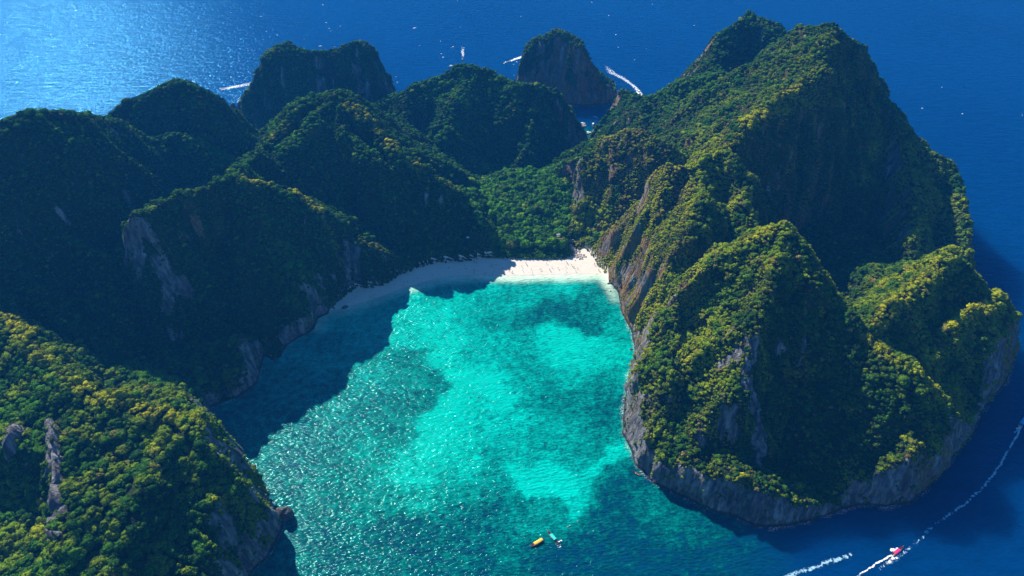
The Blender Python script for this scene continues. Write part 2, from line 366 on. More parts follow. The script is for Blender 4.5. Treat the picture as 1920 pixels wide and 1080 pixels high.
LABELS = {'near left headland': 'wooded headland with a sheer dark face at the lower left of the bay',
 'left back wall': 'long dark wall of cliff behind the hidden left valley',
 'pointed hill over the left coast': 'pointed wooded hill between the back wall and the open sea',
 'square cliff above the dark bay shore': 'square topped cliff rising over the shaded left shore of the bay',
 'central pointed hill': 'pointed hill whose long crest runs down to the beach',
 'twin headed cliff on the far coast': 'two headed dark cliff standing on the far coast',
 'broad middle hill': 'broad dark hill beside the small cove behind the beach',
 'round headland beyond the cove': 'round headland standing alone beyond the small cove',
 'ridge with the striped cliff': 'ridge ending in a streaked cliff at the right end of the beach',
 'summit mountain': 'highest mountain of the island with a deep shaded hollow',
 'front dome hill': 'steep domed hill with grey cliffs at the right mouth of the bay',
 'low hills on the right tip': 'low yellow green hills on the right tip of the island',
 'wooded rock on the bay shore': 'small wooded rock at the water on the shaded left shore'}
def terrain_piece(i, name, mat, label=None):
    q = QUADS[QW == i]
    if not len(q): return
    u, inv = np.unique(q, return_inverse=True)
    me = fast_mesh(name, terr_V[u], inv.reshape(-1, 4))
    me.polygons.foreach_set('use_smooth', [True]*len(me.polygons))
    for nm, A in (('rock', ROCK), ('warm', WARM)):
        at_ = me.attributes.new(nm, 'FLOAT', 'POINT'); at_.data.foreach_set('value', A.ravel()[u].astype(np.float32))
    me.materials.append(mat)
    o = bpy.data.objects.new(name, me); COL.objects.link(o); tag(o, label, kind='structure'); return o
for i, (nm, _) in enumerate(HILLS): terrain_piece(i, 'hill', MAT_ROCK, LABELS[nm])
terrain_piece(ground_id, 'valley_ground', MAT_ROCK, 'low ground of the valleys between the cliffs')
terrain_piece(beach_id, 'beach', MAT_SAND, 'curved white sand beach at the head of the bay')
# ---------------------------------------------------------------- the sea
def axis(a, b, step, far):
    fine = np.arange(a, b+0.1, step); out = []; d = step*1.6; x = b
    while x < far: x += d; d *= 1.35; out.append(min(x, far))
    lo = []; d = step*1.6; x = a
    while x > -far: x -= d; d *= 1.35; lo.append(max(x, -far))
    return np.array(lo[::-1]+list(fine)+out)
SEA_R = 7000.0
sx = axis(-330, 560, 3.0, SEA_R); sy = axis(180, 1120, 3.0, SEA_R)
SX, SY = np.meshgrid(sx, sy, indexing='xy')
# bottom brightness seen through the water: reef 0.3, sand 1 (u, v, value)
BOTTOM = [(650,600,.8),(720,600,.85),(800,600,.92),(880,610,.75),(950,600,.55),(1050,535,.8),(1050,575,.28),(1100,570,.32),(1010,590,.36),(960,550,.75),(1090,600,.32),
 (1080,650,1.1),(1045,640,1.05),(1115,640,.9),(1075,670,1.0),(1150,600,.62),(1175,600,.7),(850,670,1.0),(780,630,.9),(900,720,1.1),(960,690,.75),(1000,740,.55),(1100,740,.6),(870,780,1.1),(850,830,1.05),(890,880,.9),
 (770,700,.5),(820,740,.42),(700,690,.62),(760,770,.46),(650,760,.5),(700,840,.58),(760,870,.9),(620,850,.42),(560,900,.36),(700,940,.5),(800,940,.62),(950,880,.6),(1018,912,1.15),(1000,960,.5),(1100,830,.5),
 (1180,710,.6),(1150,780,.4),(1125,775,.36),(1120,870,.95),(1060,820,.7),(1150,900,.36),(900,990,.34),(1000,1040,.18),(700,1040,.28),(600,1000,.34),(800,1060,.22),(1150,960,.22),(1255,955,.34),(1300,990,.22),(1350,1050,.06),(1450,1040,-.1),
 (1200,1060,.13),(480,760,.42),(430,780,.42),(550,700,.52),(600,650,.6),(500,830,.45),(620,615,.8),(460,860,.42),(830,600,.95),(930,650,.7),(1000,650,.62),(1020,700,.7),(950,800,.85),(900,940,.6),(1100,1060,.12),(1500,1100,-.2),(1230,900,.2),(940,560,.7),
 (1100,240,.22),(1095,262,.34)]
BX = [(*at(u, v), w) for u, v, w in BOTTOM]
wx = SX + 20*fbm(SX, SY, 45, 4, 201) + 4*fbm(SX, SY, 9, 2, 205); wy = SY + 20*fbm(SX, SY, 45, 4, 211) + 4*fbm(SX, SY, 9, 2, 215)
num = 0; den = 0
for x, y, w in BX:
    k = 1.0/((wx-x)**2+(wy-y)**2+40.0)**2.3; num = num+k*w; den = den+k
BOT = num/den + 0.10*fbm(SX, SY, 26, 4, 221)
bay_poly = [at(*p) for p in [(330,900),(300,600),(600,480),(1250,480),(1260,900),(1400,1010)]] + [(190,225),(130,150),(-240,120)]
inbay = sstep(-45, 25, poly_sd(SX, SY, bay_poly) + 12*fbm(SX, SY, 60, 3, 231))
cove = sstep(52, 15, np.hypot(SX-104, SY-918))
BAY = np.clip(np.maximum(inbay, cove), 0, 1)
SSD = -shore(SX, SY)                                    # distance from land, positive on water
beachd = poly_sd(SX, SY, [at(*p) for p in [(560,610),(560,480),(1180,480),(1185,575),(1150,566),(900,566),(640,640)]])
near_beach = sstep(-6, 6, beachd)
PALE = sstep(17, 1, SSD + 2*fbm(SX, SY, 18, 3, 241))*near_beach*(1-.75*sstep(98, 110, SX))*(0.55+0.45*sstep(-120, 0, SX))
FOAM = sstep(2.4, 0.4, np.abs(SSD-0.5) + 1.6*fbm(SX, SY, 8, 2, 251))*(near_beach < .2)*0.85
sea_V = np.stack([SX, SY, np.zeros(SX.shape)], -1).reshape(-1, 3)
n1, n0 = SX.shape[1], SX.shape[0]; si = np.arange(n0*n1).reshape(n0, n1)
sea_me = fast_mesh('sea', sea_V, np.stack([si[:-1, :-1], si[:-1, 1:], si[1:, 1:], si[1:, :-1]], -1).reshape(-1, 4))
for nm, A in (('bottom', BOT), ('bay', BAY), ('pale', PALE), ('foam', FOAM)):
    t_ = sea_me.attributes.new(nm, 'FLOAT', 'POINT'); t_.data.foreach_set('value', np.clip(A, -1, 2).ravel().astype(np.float32))
sea_o = bpy.data.objects.new('sea', sea_me); COL.objects.link(sea_o)
tag(sea_o, 'deep blue open sea turning to clear turquoise water in the bay', kind='structure')
def sea_material():
    M = NT('sea_water'); p = M.pos()
    bot = M.attr('bottom').outputs['Fac']; bay = M.attr('bay').outputs['Fac']; pale = M.attr('pale').outputs['Fac']; foam = M.attr('foam').outputs['Fac']
    # reef speckle on the bottom
    s1 = M.noise(p, 0.16, 6, 0.7, 0.4); s2 = M.noise(p, 0.55, 4, 0.65)
    b = M.math('ADD', bot, M.math('MULTIPLY', M.math('SUBTRACT', s1, 0.5), 1.5))
    b = M.math('ADD', b, M.math('MULTIPLY', M.math('SUBTRACT', s2, 0.5), 0.8))
    heads = M.ramp(M.noise(p, 0.42, 3, 0.6), [(0.56, 0.0), (0.66, 1.0)]); hz = M.ramp(M.noise(p, 0.03, 3), [(0.42, 0.0), (0.6, 0.45)])
    b = M.math('SUBTRACT', b, M.math('MULTIPLY', heads, hz))
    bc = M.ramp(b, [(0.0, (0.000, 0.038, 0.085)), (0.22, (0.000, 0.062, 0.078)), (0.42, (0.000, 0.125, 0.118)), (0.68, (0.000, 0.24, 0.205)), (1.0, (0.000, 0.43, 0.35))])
    bc = M.mix(pale, bc, (0.58, 0.74, 0.58))
    d = M.noise(p, 0.004, 3)
    deep = M.mix(d, (0.000, 0.026, 0.105), (0.000, 0.040, 0.15))
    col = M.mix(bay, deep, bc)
    fn = M.noise(p, 0.9, 4, 0.7)
    col = M.mix(M.math('MULTIPLY', M.ramp(fn, [(0.5, 0.0), (0.62, 1.0)]), foam), col, (0.7, 0.75, 0.75))
    # wind waves, crests running up to the right
    w1 = M.noise(M.mapping(p, (0.32, 1.0, 1.0), (0, 0, radians(-24))), 0.16, 2, 0.5, 0.3)
    w2 = M.noise(M.mapping(p, (0.42, 1.0, 1.0), (0, 0, radians(-38))), 0.56, 1, 0.5)
    w3 = M.noise(p, 1.6, 3, 0.6)
    calm = M.math('SUBTRACT', 1.0, M.math('MULTIPLY', bay, 0.22))
    h = M.math('MULTIPLY', M.math('ADD', M.math('MULTIPLY', w1, M.math('ADD', 0.85, M.math('MULTIPLY', bay, 0.1))), M.math('MULTIPLY', w2, M.math('ADD', 0.55, M.math('MULTIPLY', bay, 0.65)))), calm)
    h = M.math('ADD', h, M.math('MULTIPLY', w3, 0.10))
    bp = M.n('ShaderNodeBump', {'Strength': 1.0, 'Distance': 1.25, 'Height': h}).outputs[0]
    col = M.mix(1.0, col, M.ramp(M.math('ADD', M.math('MULTIPLY', w1, .5), M.math('MULTIPLY', w2, .5)), [(0.3, 0.78), (0.7, 1.22)]), 'MULTIPLY')  # sky reflection on wave crests and troughs painted into the base colour
    bs = M.n('ShaderNodeBsdfPrincipled', {'Base Color': col, 'Roughness': 0.6, 'Specular IOR Level': 0.0, 'Subsurface Weight': M.math('SUBTRACT', 1.0, bay), 'Subsurface Radius': (1.0, 1.0, 1.0), 'Subsurface Scale': 70.0, 'Normal': bp})
    bs.subsurface_method = 'BURLEY'
    gl = M.n('ShaderNodeBsdfGlossy', {'Color': M.mix(bay, (0.12, 0.50, 0.95), (0.32, 0.74, 0.72)), 'Roughness': 0.12, 'Normal': bp})
    fr = M.n('ShaderNodeFresnel', {'IOR': 1.333, 'Normal': bp}).outputs[0]
    mx = M.n('ShaderNodeMixShader', {0: M.math('MULTIPLY', fr, M.math('ADD', 0.5, M.math('MULTIPLY', bay, 0.22))), 1: bs.outputs[0], 2: gl.outputs[0]})
    M.link(mx.outputs[0], M.out.inputs[0]); return M.m
sea_me.materials.append(sea_material())
# ---------------------------------------------------------------- forest
def ico(sub=1):
    t = (1+5**.5)/2
    v = [(-1,t,0),(1,t,0),(-1,-t,0),(1,-t,0),(0,-1,t),(0,1,t),(0,-1,-t),(0,1,-t),(t,0,-1),(t,0,1),(-t,0,-1),(-t,0,1)]
    f = [(0,11,5),(0,5,1),(0,1,7),(0,7,10),(0,10,11),(1,5,9),(5,11,4),(11,10,2),(10,7,6),(7,1,8),(3,9,4),(3,4,2),(3,2,6),(3,6,8),(3,8,9),(4,9,5),(2,4,11),(6,2,10),(8,6,7),(9,8,1)]
    v = [np.array(a, float)/np.linalg.norm(a) for a in v]
    for _ in range(sub):
        mid = {}; nf = []
        def m(a, b):
            k = (min(a, b), max(a, b))
            if k not in mid:
                c = v[a]+v[b]; v.append(c/np.linalg.norm(c)); mid[k] = len(v)-1
            return mid[k]
        for a, b, c in f:
            x, y, z = m(a, b), m(b, c), m(c, a); nf += [(a,x,z),(b,y,x),(c,z,y),(x,y,z)]
        f = nf
    return np.array(v), np.array(f)
ICO1 = ico(1); ICO2 = ico(2)
def crown_mesh(name, seed, mat, flat=0.72, puffs=10, leaves=170):
    """a crown of leafy clumps, radius about 1, bottom about z=-0.3"""
    r = np.random.default_rng(seed); V = []; F = []; n = 0
    cs = []
    for k in range(puffs):
        if k == 0: c = np.array([0, 0, .15]); s = .62
        else:
            a = k*2.4+r.uniform(-.4, .4); rad = r.uniform(.35, .72); c = np.array([cos(a)*rad, sin(a)*rad, r.uniform(-.05, .38)*(1.2-rad)]); s = r.uniform(.24, .44)
        cs.append((c, s))
        v, f = ICO1
        jit = 1+r.uniform(-.26, .26, (len(v), 1))
        V.append(c+v*jit*s*np.array([1, 1, flat])); F.append(f+n); n += len(v)
    L = []
    for k in range(leaves):
        c, s = cs[r.integers(0, puffs)]
        d = r.normal(size=3); d[2] = abs(d[2])*.8-.1; d /= np.linalg.norm(d)
        p = c+d*s*np.array([1, 1, flat])*r.uniform(.92, 1.22); t1 = np.cross(d, r.normal(size=3)); t1 /= np.linalg.norm(t1); t2 = np.cross(d, t1)+d*r.uniform(-.5, .5)
        w = r.uniform(.07, .16)
        V.append(np.array([p-t1*w, p+t1*w, p+t2*w*1.8])); F.append(np.array([[n, n+1, n+2]])); n += 3
    me = fast_mesh(name, np.concatenate(V), np.concatenate(F)); me.materials.append(mat); return me
def leaf_material(name, instanced):
    M = NT(name); p = M.pos()
    if instanced:
        base = M.n('ShaderNodeAttribute', attribute_name='tint', attribute_type='INSTANCER').outputs['Color']
    else: base = M.n('ShaderNodeObjectInfo').outputs['Color']
    f = M.noise(p, 0.9, 4, 0.65); f2 = M.noise(p, 3.0, 2)
    c = M.mix(1.0, base, M.ramp(f, [(0.3, 0.42), (0.5, 1.3), (0.7, 2.4)]), 'MULTIPLY')
    c = M.mix(1.0, c, M.ramp(f2, [(0.3, 0.7), (0.7, 1.25)]), 'MULTIPLY')
    bp = M.n('ShaderNodeBump', {'Strength': 0.9, 'Distance': 0.6, 'Height': M.noise(p, 1.5, 4, 0.7)}).outputs[0]
    d = M.n('ShaderNodeBsdfDiffuse', {'Color': c, 'Normal': bp}); t = M.n('ShaderNodeBsdfTranslucent', {'Color': c})
    s = M.n('ShaderNodeMixShader', {0: 0.22, 1: d.outputs[0], 2: t.outputs[0]})
    M.link(s.outputs[0], M.out.inputs[0]); return M.m
MAT_LEAF_I = leaf_material('forest_leaves', True); MAT_LEAF_O = leaf_material('tree_leaves', False)
MAT_BARK = simple_mat('bark', (0.16, 0.12, 0.09), 0.9, 0.1, 0.3)

# scatter by surface area
dry = fbm(QP[:, 0], QP[:, 1], 55, 4, 301)
slope_q = np.sqrt(np.maximum(0, 1-QN[:, 2]**2))/np.maximum(QN[:, 2], 0.05)
steep = sstep(0.8, 1.7, slope_q)
bsd_q = BSD.ravel()[QUADS[:, 0]]; sd_q = GSD.ravel()[QUADS[:, 0]]; curv_q = CURV.ravel()[QUADS[:, 0]]
dens = ((1/7.0)*(1-steep) + (1/3.2)*steep)*(1-.55*steep*sstep(-.1, .5, STREAK.ravel()[QUADS[:, 0]]))
dens = dens*np.where((QP[:, 0] < -150) & (QP[:, 1] < 460), 1, 1.45)
dens = dens*(1-0.93*sstep(0.35, 0.8, QROCK))*(QW != beach_id)*(QP[:, 2] > 1.5)
dens = dens*(1-0.5*sstep(0.35, 0.9, fbm(QP[:, 0], QP[:, 1], 12, 2, 305)))
cnt = rng.poisson(dens*QA); src = np.repeat(np.arange(len(QUADS)), cnt)
# clear the stony path behind the right end of the beach
path_pts = [at(1066,448,4), at(1072,465,3), at(1082,478,2), at(1092,485,1)]
jit = rng.uniform(-1, 1, (len(src), 2))*STEP*0.5
P = QP[src] + np.stack([jit[:, 0], jit[:, 1], -(QN[src, 0]*jit[:, 0]+QN[src, 1]*jit[:, 1])/np.maximum(QN[src, 2], 0.25)], 1)
keep = (seg_dist(P[:, 0], P[:, 1], path_pts) > 4.5) & (P[:, 2] > 0.5); src = src[keep]; P = P[keep]
st_ = steep[src]; nrm = QN[src]
# low shrubs along the back edge of the sand
eq = np.where((bsd_q < 2) & (bsd_q > -10) & (sd_q > 1) & (QP[:, 2] < 14))[0]; eq = np.repeat(eq, 2); eq = eq[rng.random(len(eq)) < .8]
P = np.concatenate([P, QP[eq]+rng.uniform(-1, 1, (len(eq), 3))*np.array([1, 1, .1])]); src = np.concatenate([src, eq]); n_edge = len(eq)
kp = seg_dist(P[:, 0], P[:, 1], path_pts) > 4.5; n_edge = int(kp[-n_edge:].sum()); P = P[kp]; src = src[kp]; st_ = steep[src]; nrm = QN[src]; streak_p = STREAK.ravel()[QUADS[src, 0]]
rad = ((1.3+2.6*rng.random(len(P))**1.6)*(1-st_) + (.7+1.3*rng.random(len(P))**1.5)*st_)
rad = np.where(rng.random(len(P)) < .06, rad*1.4, rad); rad *= 1+0.25*fbm(P[:, 0], P[:, 1], 40, 2, 311)
rad[-n_edge:] = rng.uniform(1.0, 2.3, n_edge)
grove = (np.hypot((P[:, 0]-30)/90, (P[:, 1]-720)/75) < 1) & (P[:, 2] < 40)
nearl0 = (P[:, 0] < -150)*(P[:, 1] < 460); rad = np.where(grove | nearl0, rad, rad*.78); rad = np.where(grove, rad*1.55, rad); rad = np.where(bsd_q[src] > -12, np.minimum(rad, 1.9), rad)
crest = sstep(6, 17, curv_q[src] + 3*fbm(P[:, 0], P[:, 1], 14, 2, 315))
right = sstep(70, 130, P[:, 0])*sstep(900, 650, P[:, 1]); nearl = (P[:, 0] < -150)*(P[:, 1] < 460)
bayw = sstep(1.2, .8, np.hypot((P[:, 0]-120)/55, (P[:, 1]-640)/125)); rad = rad*(1-.28*bayw)
u1 = rng.random(len(P)); u2 = rng.random(len(P))
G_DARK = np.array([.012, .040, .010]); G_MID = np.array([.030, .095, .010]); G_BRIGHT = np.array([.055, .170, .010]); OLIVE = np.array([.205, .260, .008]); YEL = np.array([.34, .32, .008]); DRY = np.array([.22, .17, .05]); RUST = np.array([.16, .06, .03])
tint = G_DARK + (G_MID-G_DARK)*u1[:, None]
def blend(T, C, w): return T*(1-w[:, None]) + C*w[:, None]
big = fbm(P[:, 0], P[:, 1], 70, 3, 321); sm = fbm(P[:, 0], P[:, 1], 13, 3, 325)
tint = blend(tint, G_BRIGHT, np.clip(.35*(u2 > .7) + .55*grove*u2 + .3*sstep(0, .6, big), 0, 1))
tint = blend(tint, OLIVE, np.clip(right*(.30+.45*st_ + .5*sm + .3*big) + .35*nearl*(sm > .1) + .12*(u1 > .85), 0, .95))
tint = blend(tint, OLIVE, .6*bayw*(sm > -.2)); tint = blend(tint, YEL*.9, .6*bayw*sstep(.25, .7, -streak_p)); tint = blend(tint, DRY, .75*bayw*sstep(.0, .5, streak_p))
stand = sstep(1.25, .7, np.hypot((P[:, 0]-250)/75, (P[:, 1]-400)/80) + .3*sm); stand = np.maximum(stand, sstep(1.2, .8, np.hypot((P[:, 0]-305)/95, (P[:, 1]-650)/130) + .2*sm)*(P[:, 2] < 150)); tint = blend(tint, G_DARK+(G_MID-G_DARK)*u1[:, None], .8*stand)  # greener trees; shade of dome side and hollow also put into their tint
tint = blend(tint, DRY, np.clip(right*st_*sstep(.1, .7, streak_p)*.8, 0, .8))
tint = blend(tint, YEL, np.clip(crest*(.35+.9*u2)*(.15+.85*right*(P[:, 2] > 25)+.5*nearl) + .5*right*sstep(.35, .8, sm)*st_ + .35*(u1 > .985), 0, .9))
tint = blend(tint, DRY, np.clip(.8*sstep(.3, .8, dry[src]+.4*sm)*crest + .4*right*(u2 < .05) + .4*(u2 < .015), 0, .9))
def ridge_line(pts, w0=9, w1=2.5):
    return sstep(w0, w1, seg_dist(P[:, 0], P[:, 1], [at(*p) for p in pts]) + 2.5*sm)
dry_crest = np.zeros(len(P))  # yellow dry grass and bamboo along the crests
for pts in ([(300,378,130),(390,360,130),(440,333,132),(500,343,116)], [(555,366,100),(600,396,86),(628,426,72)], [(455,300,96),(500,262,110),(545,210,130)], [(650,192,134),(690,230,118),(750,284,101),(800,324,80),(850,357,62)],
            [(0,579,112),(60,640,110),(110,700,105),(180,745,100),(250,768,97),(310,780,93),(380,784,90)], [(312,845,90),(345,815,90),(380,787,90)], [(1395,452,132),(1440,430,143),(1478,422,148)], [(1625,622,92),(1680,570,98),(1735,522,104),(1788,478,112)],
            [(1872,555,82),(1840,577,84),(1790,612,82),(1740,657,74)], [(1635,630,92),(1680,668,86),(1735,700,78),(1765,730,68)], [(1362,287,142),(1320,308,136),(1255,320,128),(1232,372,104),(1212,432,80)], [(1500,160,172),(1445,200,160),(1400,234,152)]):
    dry_crest = np.maximum(dry_crest, ridge_line(pts))
tint = blend(tint, YEL, dry_crest*(.15+.75*u2)*sstep(-.35, .3, fbm(P[:, 0], P[:, 1], 22, 3, 331)))
tint = blend(tint, RUST, 0.6*((u1 > .55) & (u1 < .558) & ~grove & (rad < 3)))
P = P + nrm*(rad*0.30)[:, None] + np.array([0, 0, .15])*rad[:, None]
# which crowns the camera can see
def seen(P, rad):
    vis = np.ones(len(P), bool); C = np.array([0, 0, CAM_H]); L = np.linalg.norm(C-P, axis=1)
    for s in np.concatenate([np.arange(6, 60, 4), np.arange(60, 420, 9)]):
        Q = P + (C-P)/L[:, None]*s
        ix = np.clip(((Q[:, 0]-gx[0])/STEP).astype(int), 0, gnx-1); iy = np.clip(((Q[:, 1]-gy[0])/STEP).astype(int), 0, gny-1)
        inside = (Q[:, 0] > gx[0]) & (Q[:, 0] < gx[-1]) & (Q[:, 1] > gy[0]) & (Q[:, 1] < gy[-1])
        vis &= ~(inside & (GZ[iy, ix] > Q[:, 2]+rad*.5+2))
    d = P[:, 1]*CP+(CAM_H-P[:, 2])*SP; u = 960+FOC*P[:, 0]/d; v = 540-FOC*(P[:, 1]*SP-(CAM_H-P[:, 2])*CP)/d
    return vis & (u > 0) & (u < 1920) & (v > 0) & (v < 1080), u, v, d
vis, pu, pv, pd = seen(P, rad)
# the 290 crowns that show largest are single trees, the rest is the forest mass
score = np.where(vis, rad/pd, 0)*np.where(st_ < .5, 1, .6)
score[(QROCK[src] > .5)] = 0
single = np.zeros(len(P), bool); single[np.argsort(-score)[:290]] = True
grove_pick = np.where(grove & vis & (pv > 330))[0]; 
N_CR = 6
I = np.where(~single)[0]
me = bpy.data.meshes.new('forest'); me.vertices.add(len(I)); me.vertices.foreach_set('co', P[I].astype(np.float32).ravel())
def add_attr(me, nm, typ, key, arr): a_ = me.attributes.new(nm, typ, 'POINT'); a_.data.foreach_set(key, np.ascontiguousarray(arr, dtype=np.float32 if typ != 'INT' else np.int32).ravel())
rotv = np.stack([rng.uniform(-.25, .25, len(P)) , rng.uniform(-.25, .25, len(P)), rng.uniform(0, 6.28, len(P))], 1)
rotv[:, 0] += -nrm[:, 1]*.55*0; sc3 = np.stack([rad*rng.uniform(.78, 1.22, len(P)), rad*rng.uniform(.78, 1.22, len(P)), rad*rng.uniform(.65, 1.5, len(P))], 1)
add_attr(me, 'rot', 'FLOAT_VECTOR', 'vector', rotv[I]); add_attr(me, 'sc', 'FLOAT_VECTOR', 'vector', sc3[I])
add_attr(me, 'pick', 'INT', 'value', rng.integers(0, N_CR, len(I)))
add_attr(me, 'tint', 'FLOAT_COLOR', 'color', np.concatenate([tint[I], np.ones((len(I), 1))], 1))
forest = bpy.data.objects.new('forest', me); COL.objects.link(forest)
tag(forest, 'dense tropical forest and scrub covering the limestone hills', kind='stuff')
src_col = bpy.data.collections.new('crown_sources')
for k in range(N_CR):
    o = bpy.data.objects.new('crown_source', crown_mesh('crown', 500+k, MAT_LEAF_I, flat=.65+.06*k, puffs=8+k, leaves=190)); src_col.objects.link(o)
ng = bpy.data.node_groups.new('forest_scatter', 'GeometryNodeTree')
ng.interface.new_socket('Geometry', in_out='INPUT', socket_type='NodeSocketGeometry'); ng.interface.new_socket('Geometry', in_out='OUTPUT', socket_type='NodeSocketGeometry')
gi = ng.nodes.new('NodeGroupInput'); go = ng.nodes.new('NodeGroupOutput'); iop = ng.nodes.new('GeometryNodeInstanceOnPoints'); ci = ng.nodes.new('GeometryNodeCollectionInfo')
ci.inputs['Collection'].default_value = src_col; ci.inputs['Separate Children'].default_value = True; ci.inputs['Reset Children'].default_value = True
def named(nm, typ):
    n_ = ng.nodes.new('GeometryNodeInputNamedAttribute'); n_.data_type = typ; n_.inputs['Name'].default_value = nm
    return [o_ for o_ in n_.outputs if o_.enabled and o_.name == 'Attribute'][0]
ng.links.new(gi.outputs[0], iop.inputs['Points']); ng.links.new(ci.outputs[0], iop.inputs['Instance']); iop.inputs['Pick Instance'].default_value = True
ng.links.new(named('pick', 'INT'), iop.inputs['Instance Index']); ng.links.new(named('rot', 'FLOAT_VECTOR'), iop.inputs['Rotation']); ng.links.new(named('sc', 'FLOAT_VECTOR'), iop.inputs['Scale'])
ng.links.new(iop.outputs[0], go.inputs[0])
forest.modifiers.new('scatter', 'NODES').node_group = ng

# single trees: crown of leaf clumps on a tapered, forked trunk
def trunk_mesh(name, seed):
    r = random.Random(seed); V = []; F = []
    def limb(a, b, r0, r1, n=6):
        a = Vector(a); b = Vector(b); d = (b-a).normalized(); x = d.orthogonal().normalized(); y = d.cross(x); s = len(V)
        for c, rr in ((a, r0), ((a+b)/2+Vector((r.uniform(-.04, .04), r.uniform(-.04, .04), 0)), (r0+r1)/2), (b, r1)):
            for i in range(n): V.append(c + x*cos(2*pi*i/n)*rr + y*sin(2*pi*i/n)*rr)
        for k in range(2):
            for i in range(n): F.append((s+k*n+i, s+k*n+(i+1) % n, s+(k+1)*n+(i+1) % n, s+(k+1)*n+i))
    limb((0, 0, -1.5), (.03, 0, -.45), .10, .07); 
    for k in range(5):
        a = k*1.26+r.uniform(-.3, .3); limb((.03, 0, -.5), (cos(a)*.5, sin(a)*.5, r.uniform(-.05, .15)), .055, .02)
    m_ = bpy.data.meshes.new(name); m_.from_pydata([tuple(v) for v in V], [], F); m_.update(); m_.materials.append(MAT_BARK); return m_
crowns = [crown_mesh('crown', 700+k, MAT_LEAF_O, flat=.7+.05*k, puffs=11+k, leaves=260) for k in range(5)]; trunks = [trunk_mesh('trunk', k) for k in range(3)]
def tree_words(c):
    if c[0] > .15 and c[1] < .1: return 'rust red'
    if c[0] > .15: return 'bright yellow green'
    if c[0] > .085: return 'olive green'
    if c[1] > .085: return 'fresh green'
    return 'dark green'
def place_words(x, y, z, u, v):
    if x < -120 and y < 470:
        if u < 92: return ('above the rock fin at the left edge' if v < 740 else 'left of the rock fin on the near left headland')
        if u < 175: return 'just right of the rock fin'
        if v < 800: return 'along the back crest of the near left headland'
        if v > 960: return 'at the lower left corner beside the dark cliff'
        return 'at the bay edge of the near left headland' if u > 290 else 'amid the near left headland'
    if x < -120: return 'on the small wooded rock at the shaded shore'
    if x < 95 and y > 600: 
        side = 'left side' if u < 955 else ('right side' if u > 1030 else 'middle')
        return 'at the %s of the grove %s' % (side, 'just behind the beach' if v > 440 else ('half way up' if v > 380 else 'near its upper edge'))
    if x > 300: return 'on the low hills at the right tip'
    if v > 820: return 'on the lower slope above the grey sea cliff'
    return 'on the sunlit side of the front dome hill' if u < 1440 else 'on the shaded side of the front dome hill'
def size_words(r): return 'small' if r < 4.3 else ('large' if r > 5.2 else 'middle-sized')
extra = []
if len(grove_pick):
    g_ = grove_pick[np.argsort(-rad[grove_pick])][:0]; extra = list(g_)
for i in list(np.where(single)[0])+extra:
    x, y, z = P[i]; t = bpy.data.objects.new('tree', None); COL.objects.link(t); t.empty_display_size = .5
    t.location = (x, y, z-1.5*rad[i]*.9); t.rotation_euler = (0, 0, rotv[i, 2]); w, pl = tree_words(tint[i]), place_words(x, y, z, pu[i], pv[i])
    sw = size_words(rad[i]); tag(t, '%s %s tree %s' % (sw, w, pl), 'tree', '%s %s trees %s' % (sw, w, pl))
    for nm, m_ in (('crown', crowns[i % 5]), ('trunk', trunks[i % 3])):
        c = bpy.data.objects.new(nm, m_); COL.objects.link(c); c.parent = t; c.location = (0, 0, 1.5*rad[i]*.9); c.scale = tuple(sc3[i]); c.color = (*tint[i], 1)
print('forest instances', len(I), 'singles', int(single.sum()))
# ---------------------------------------------------------------- boats
def loft(sections, closed=True):
    """sections: list of equal-length point lists -> verts, quads"""
    V = []; F = []; n = len(sections[0])
    for s in sections: V += list(s)
    for k in range(len(sections)-1):
        for i in range(n if closed else n-1):
            j = (i+1) % n; F.append((k*n+i, k*n+j, (k+1)*n+j, (k+1)*n+i))
    return V, F
def box_vf(c, s, V=None, F=None):
    V = [] if V is None else V; F = [] if F is None else F; n = len(V); cx, cy, cz = c; sx_, sy_, sz_ = (a/2 for a in s)
    V += [(cx+a*sx_, cy+b*sy_, cz+d*sz_) for d in (-1, 1) for a, b in ((-1, -1), (1, -1), (1, 1), (-1, 1))]
    F += [(n+3, n+2, n+1, n), (n+4, n+5, n+6, n+7), (n, n+1, n+5, n+4), (n+1, n+2, n+6, n+5), (n+2, n+3, n+7, n+6), (n+3, n, n+4, n+7)]
    return V, F
def tube_vf(a, b, r0, r1=None, n=8, V=None, F=None):
    V = [] if V is None else V; F = [] if F is None else F; s = len(V); r1 = r0 if r1 is None else r1
    a = Vector(a); b = Vector(b); d = (b-a).normalized(); x = d.orthogonal().normalized(); y = d.cross(x)
    for c, r in ((a, r0), (b, r1)):
        for i in range(n): V.append(tuple(c+x*cos(2*pi*i/n)*r+y*sin(2*pi*i/n)*r))
    for i in range(n): F.append((s+i, s+(i+1) % n, s+n+(i+1) % n, s+n+i))
    F.append(tuple(s+n+i for i in range(n))); F.append(tuple(s+i for i in reversed(range(n)))); return V, F
MATS = {}
def mat(name, col, rough=.45, spec=.4, var=.1):
    if name not in MATS: MATS[name] = simple_mat(name, col, rough, spec, var)
    return MATS[name]
def empty(name, loc, rz=0.0, parent=None):
    o = bpy.data.objects.new(name, None); COL.objects.link(o); o.location = loc; o.rotation_euler = (0, 0, rz); o.empty_display_size = .5
    return o
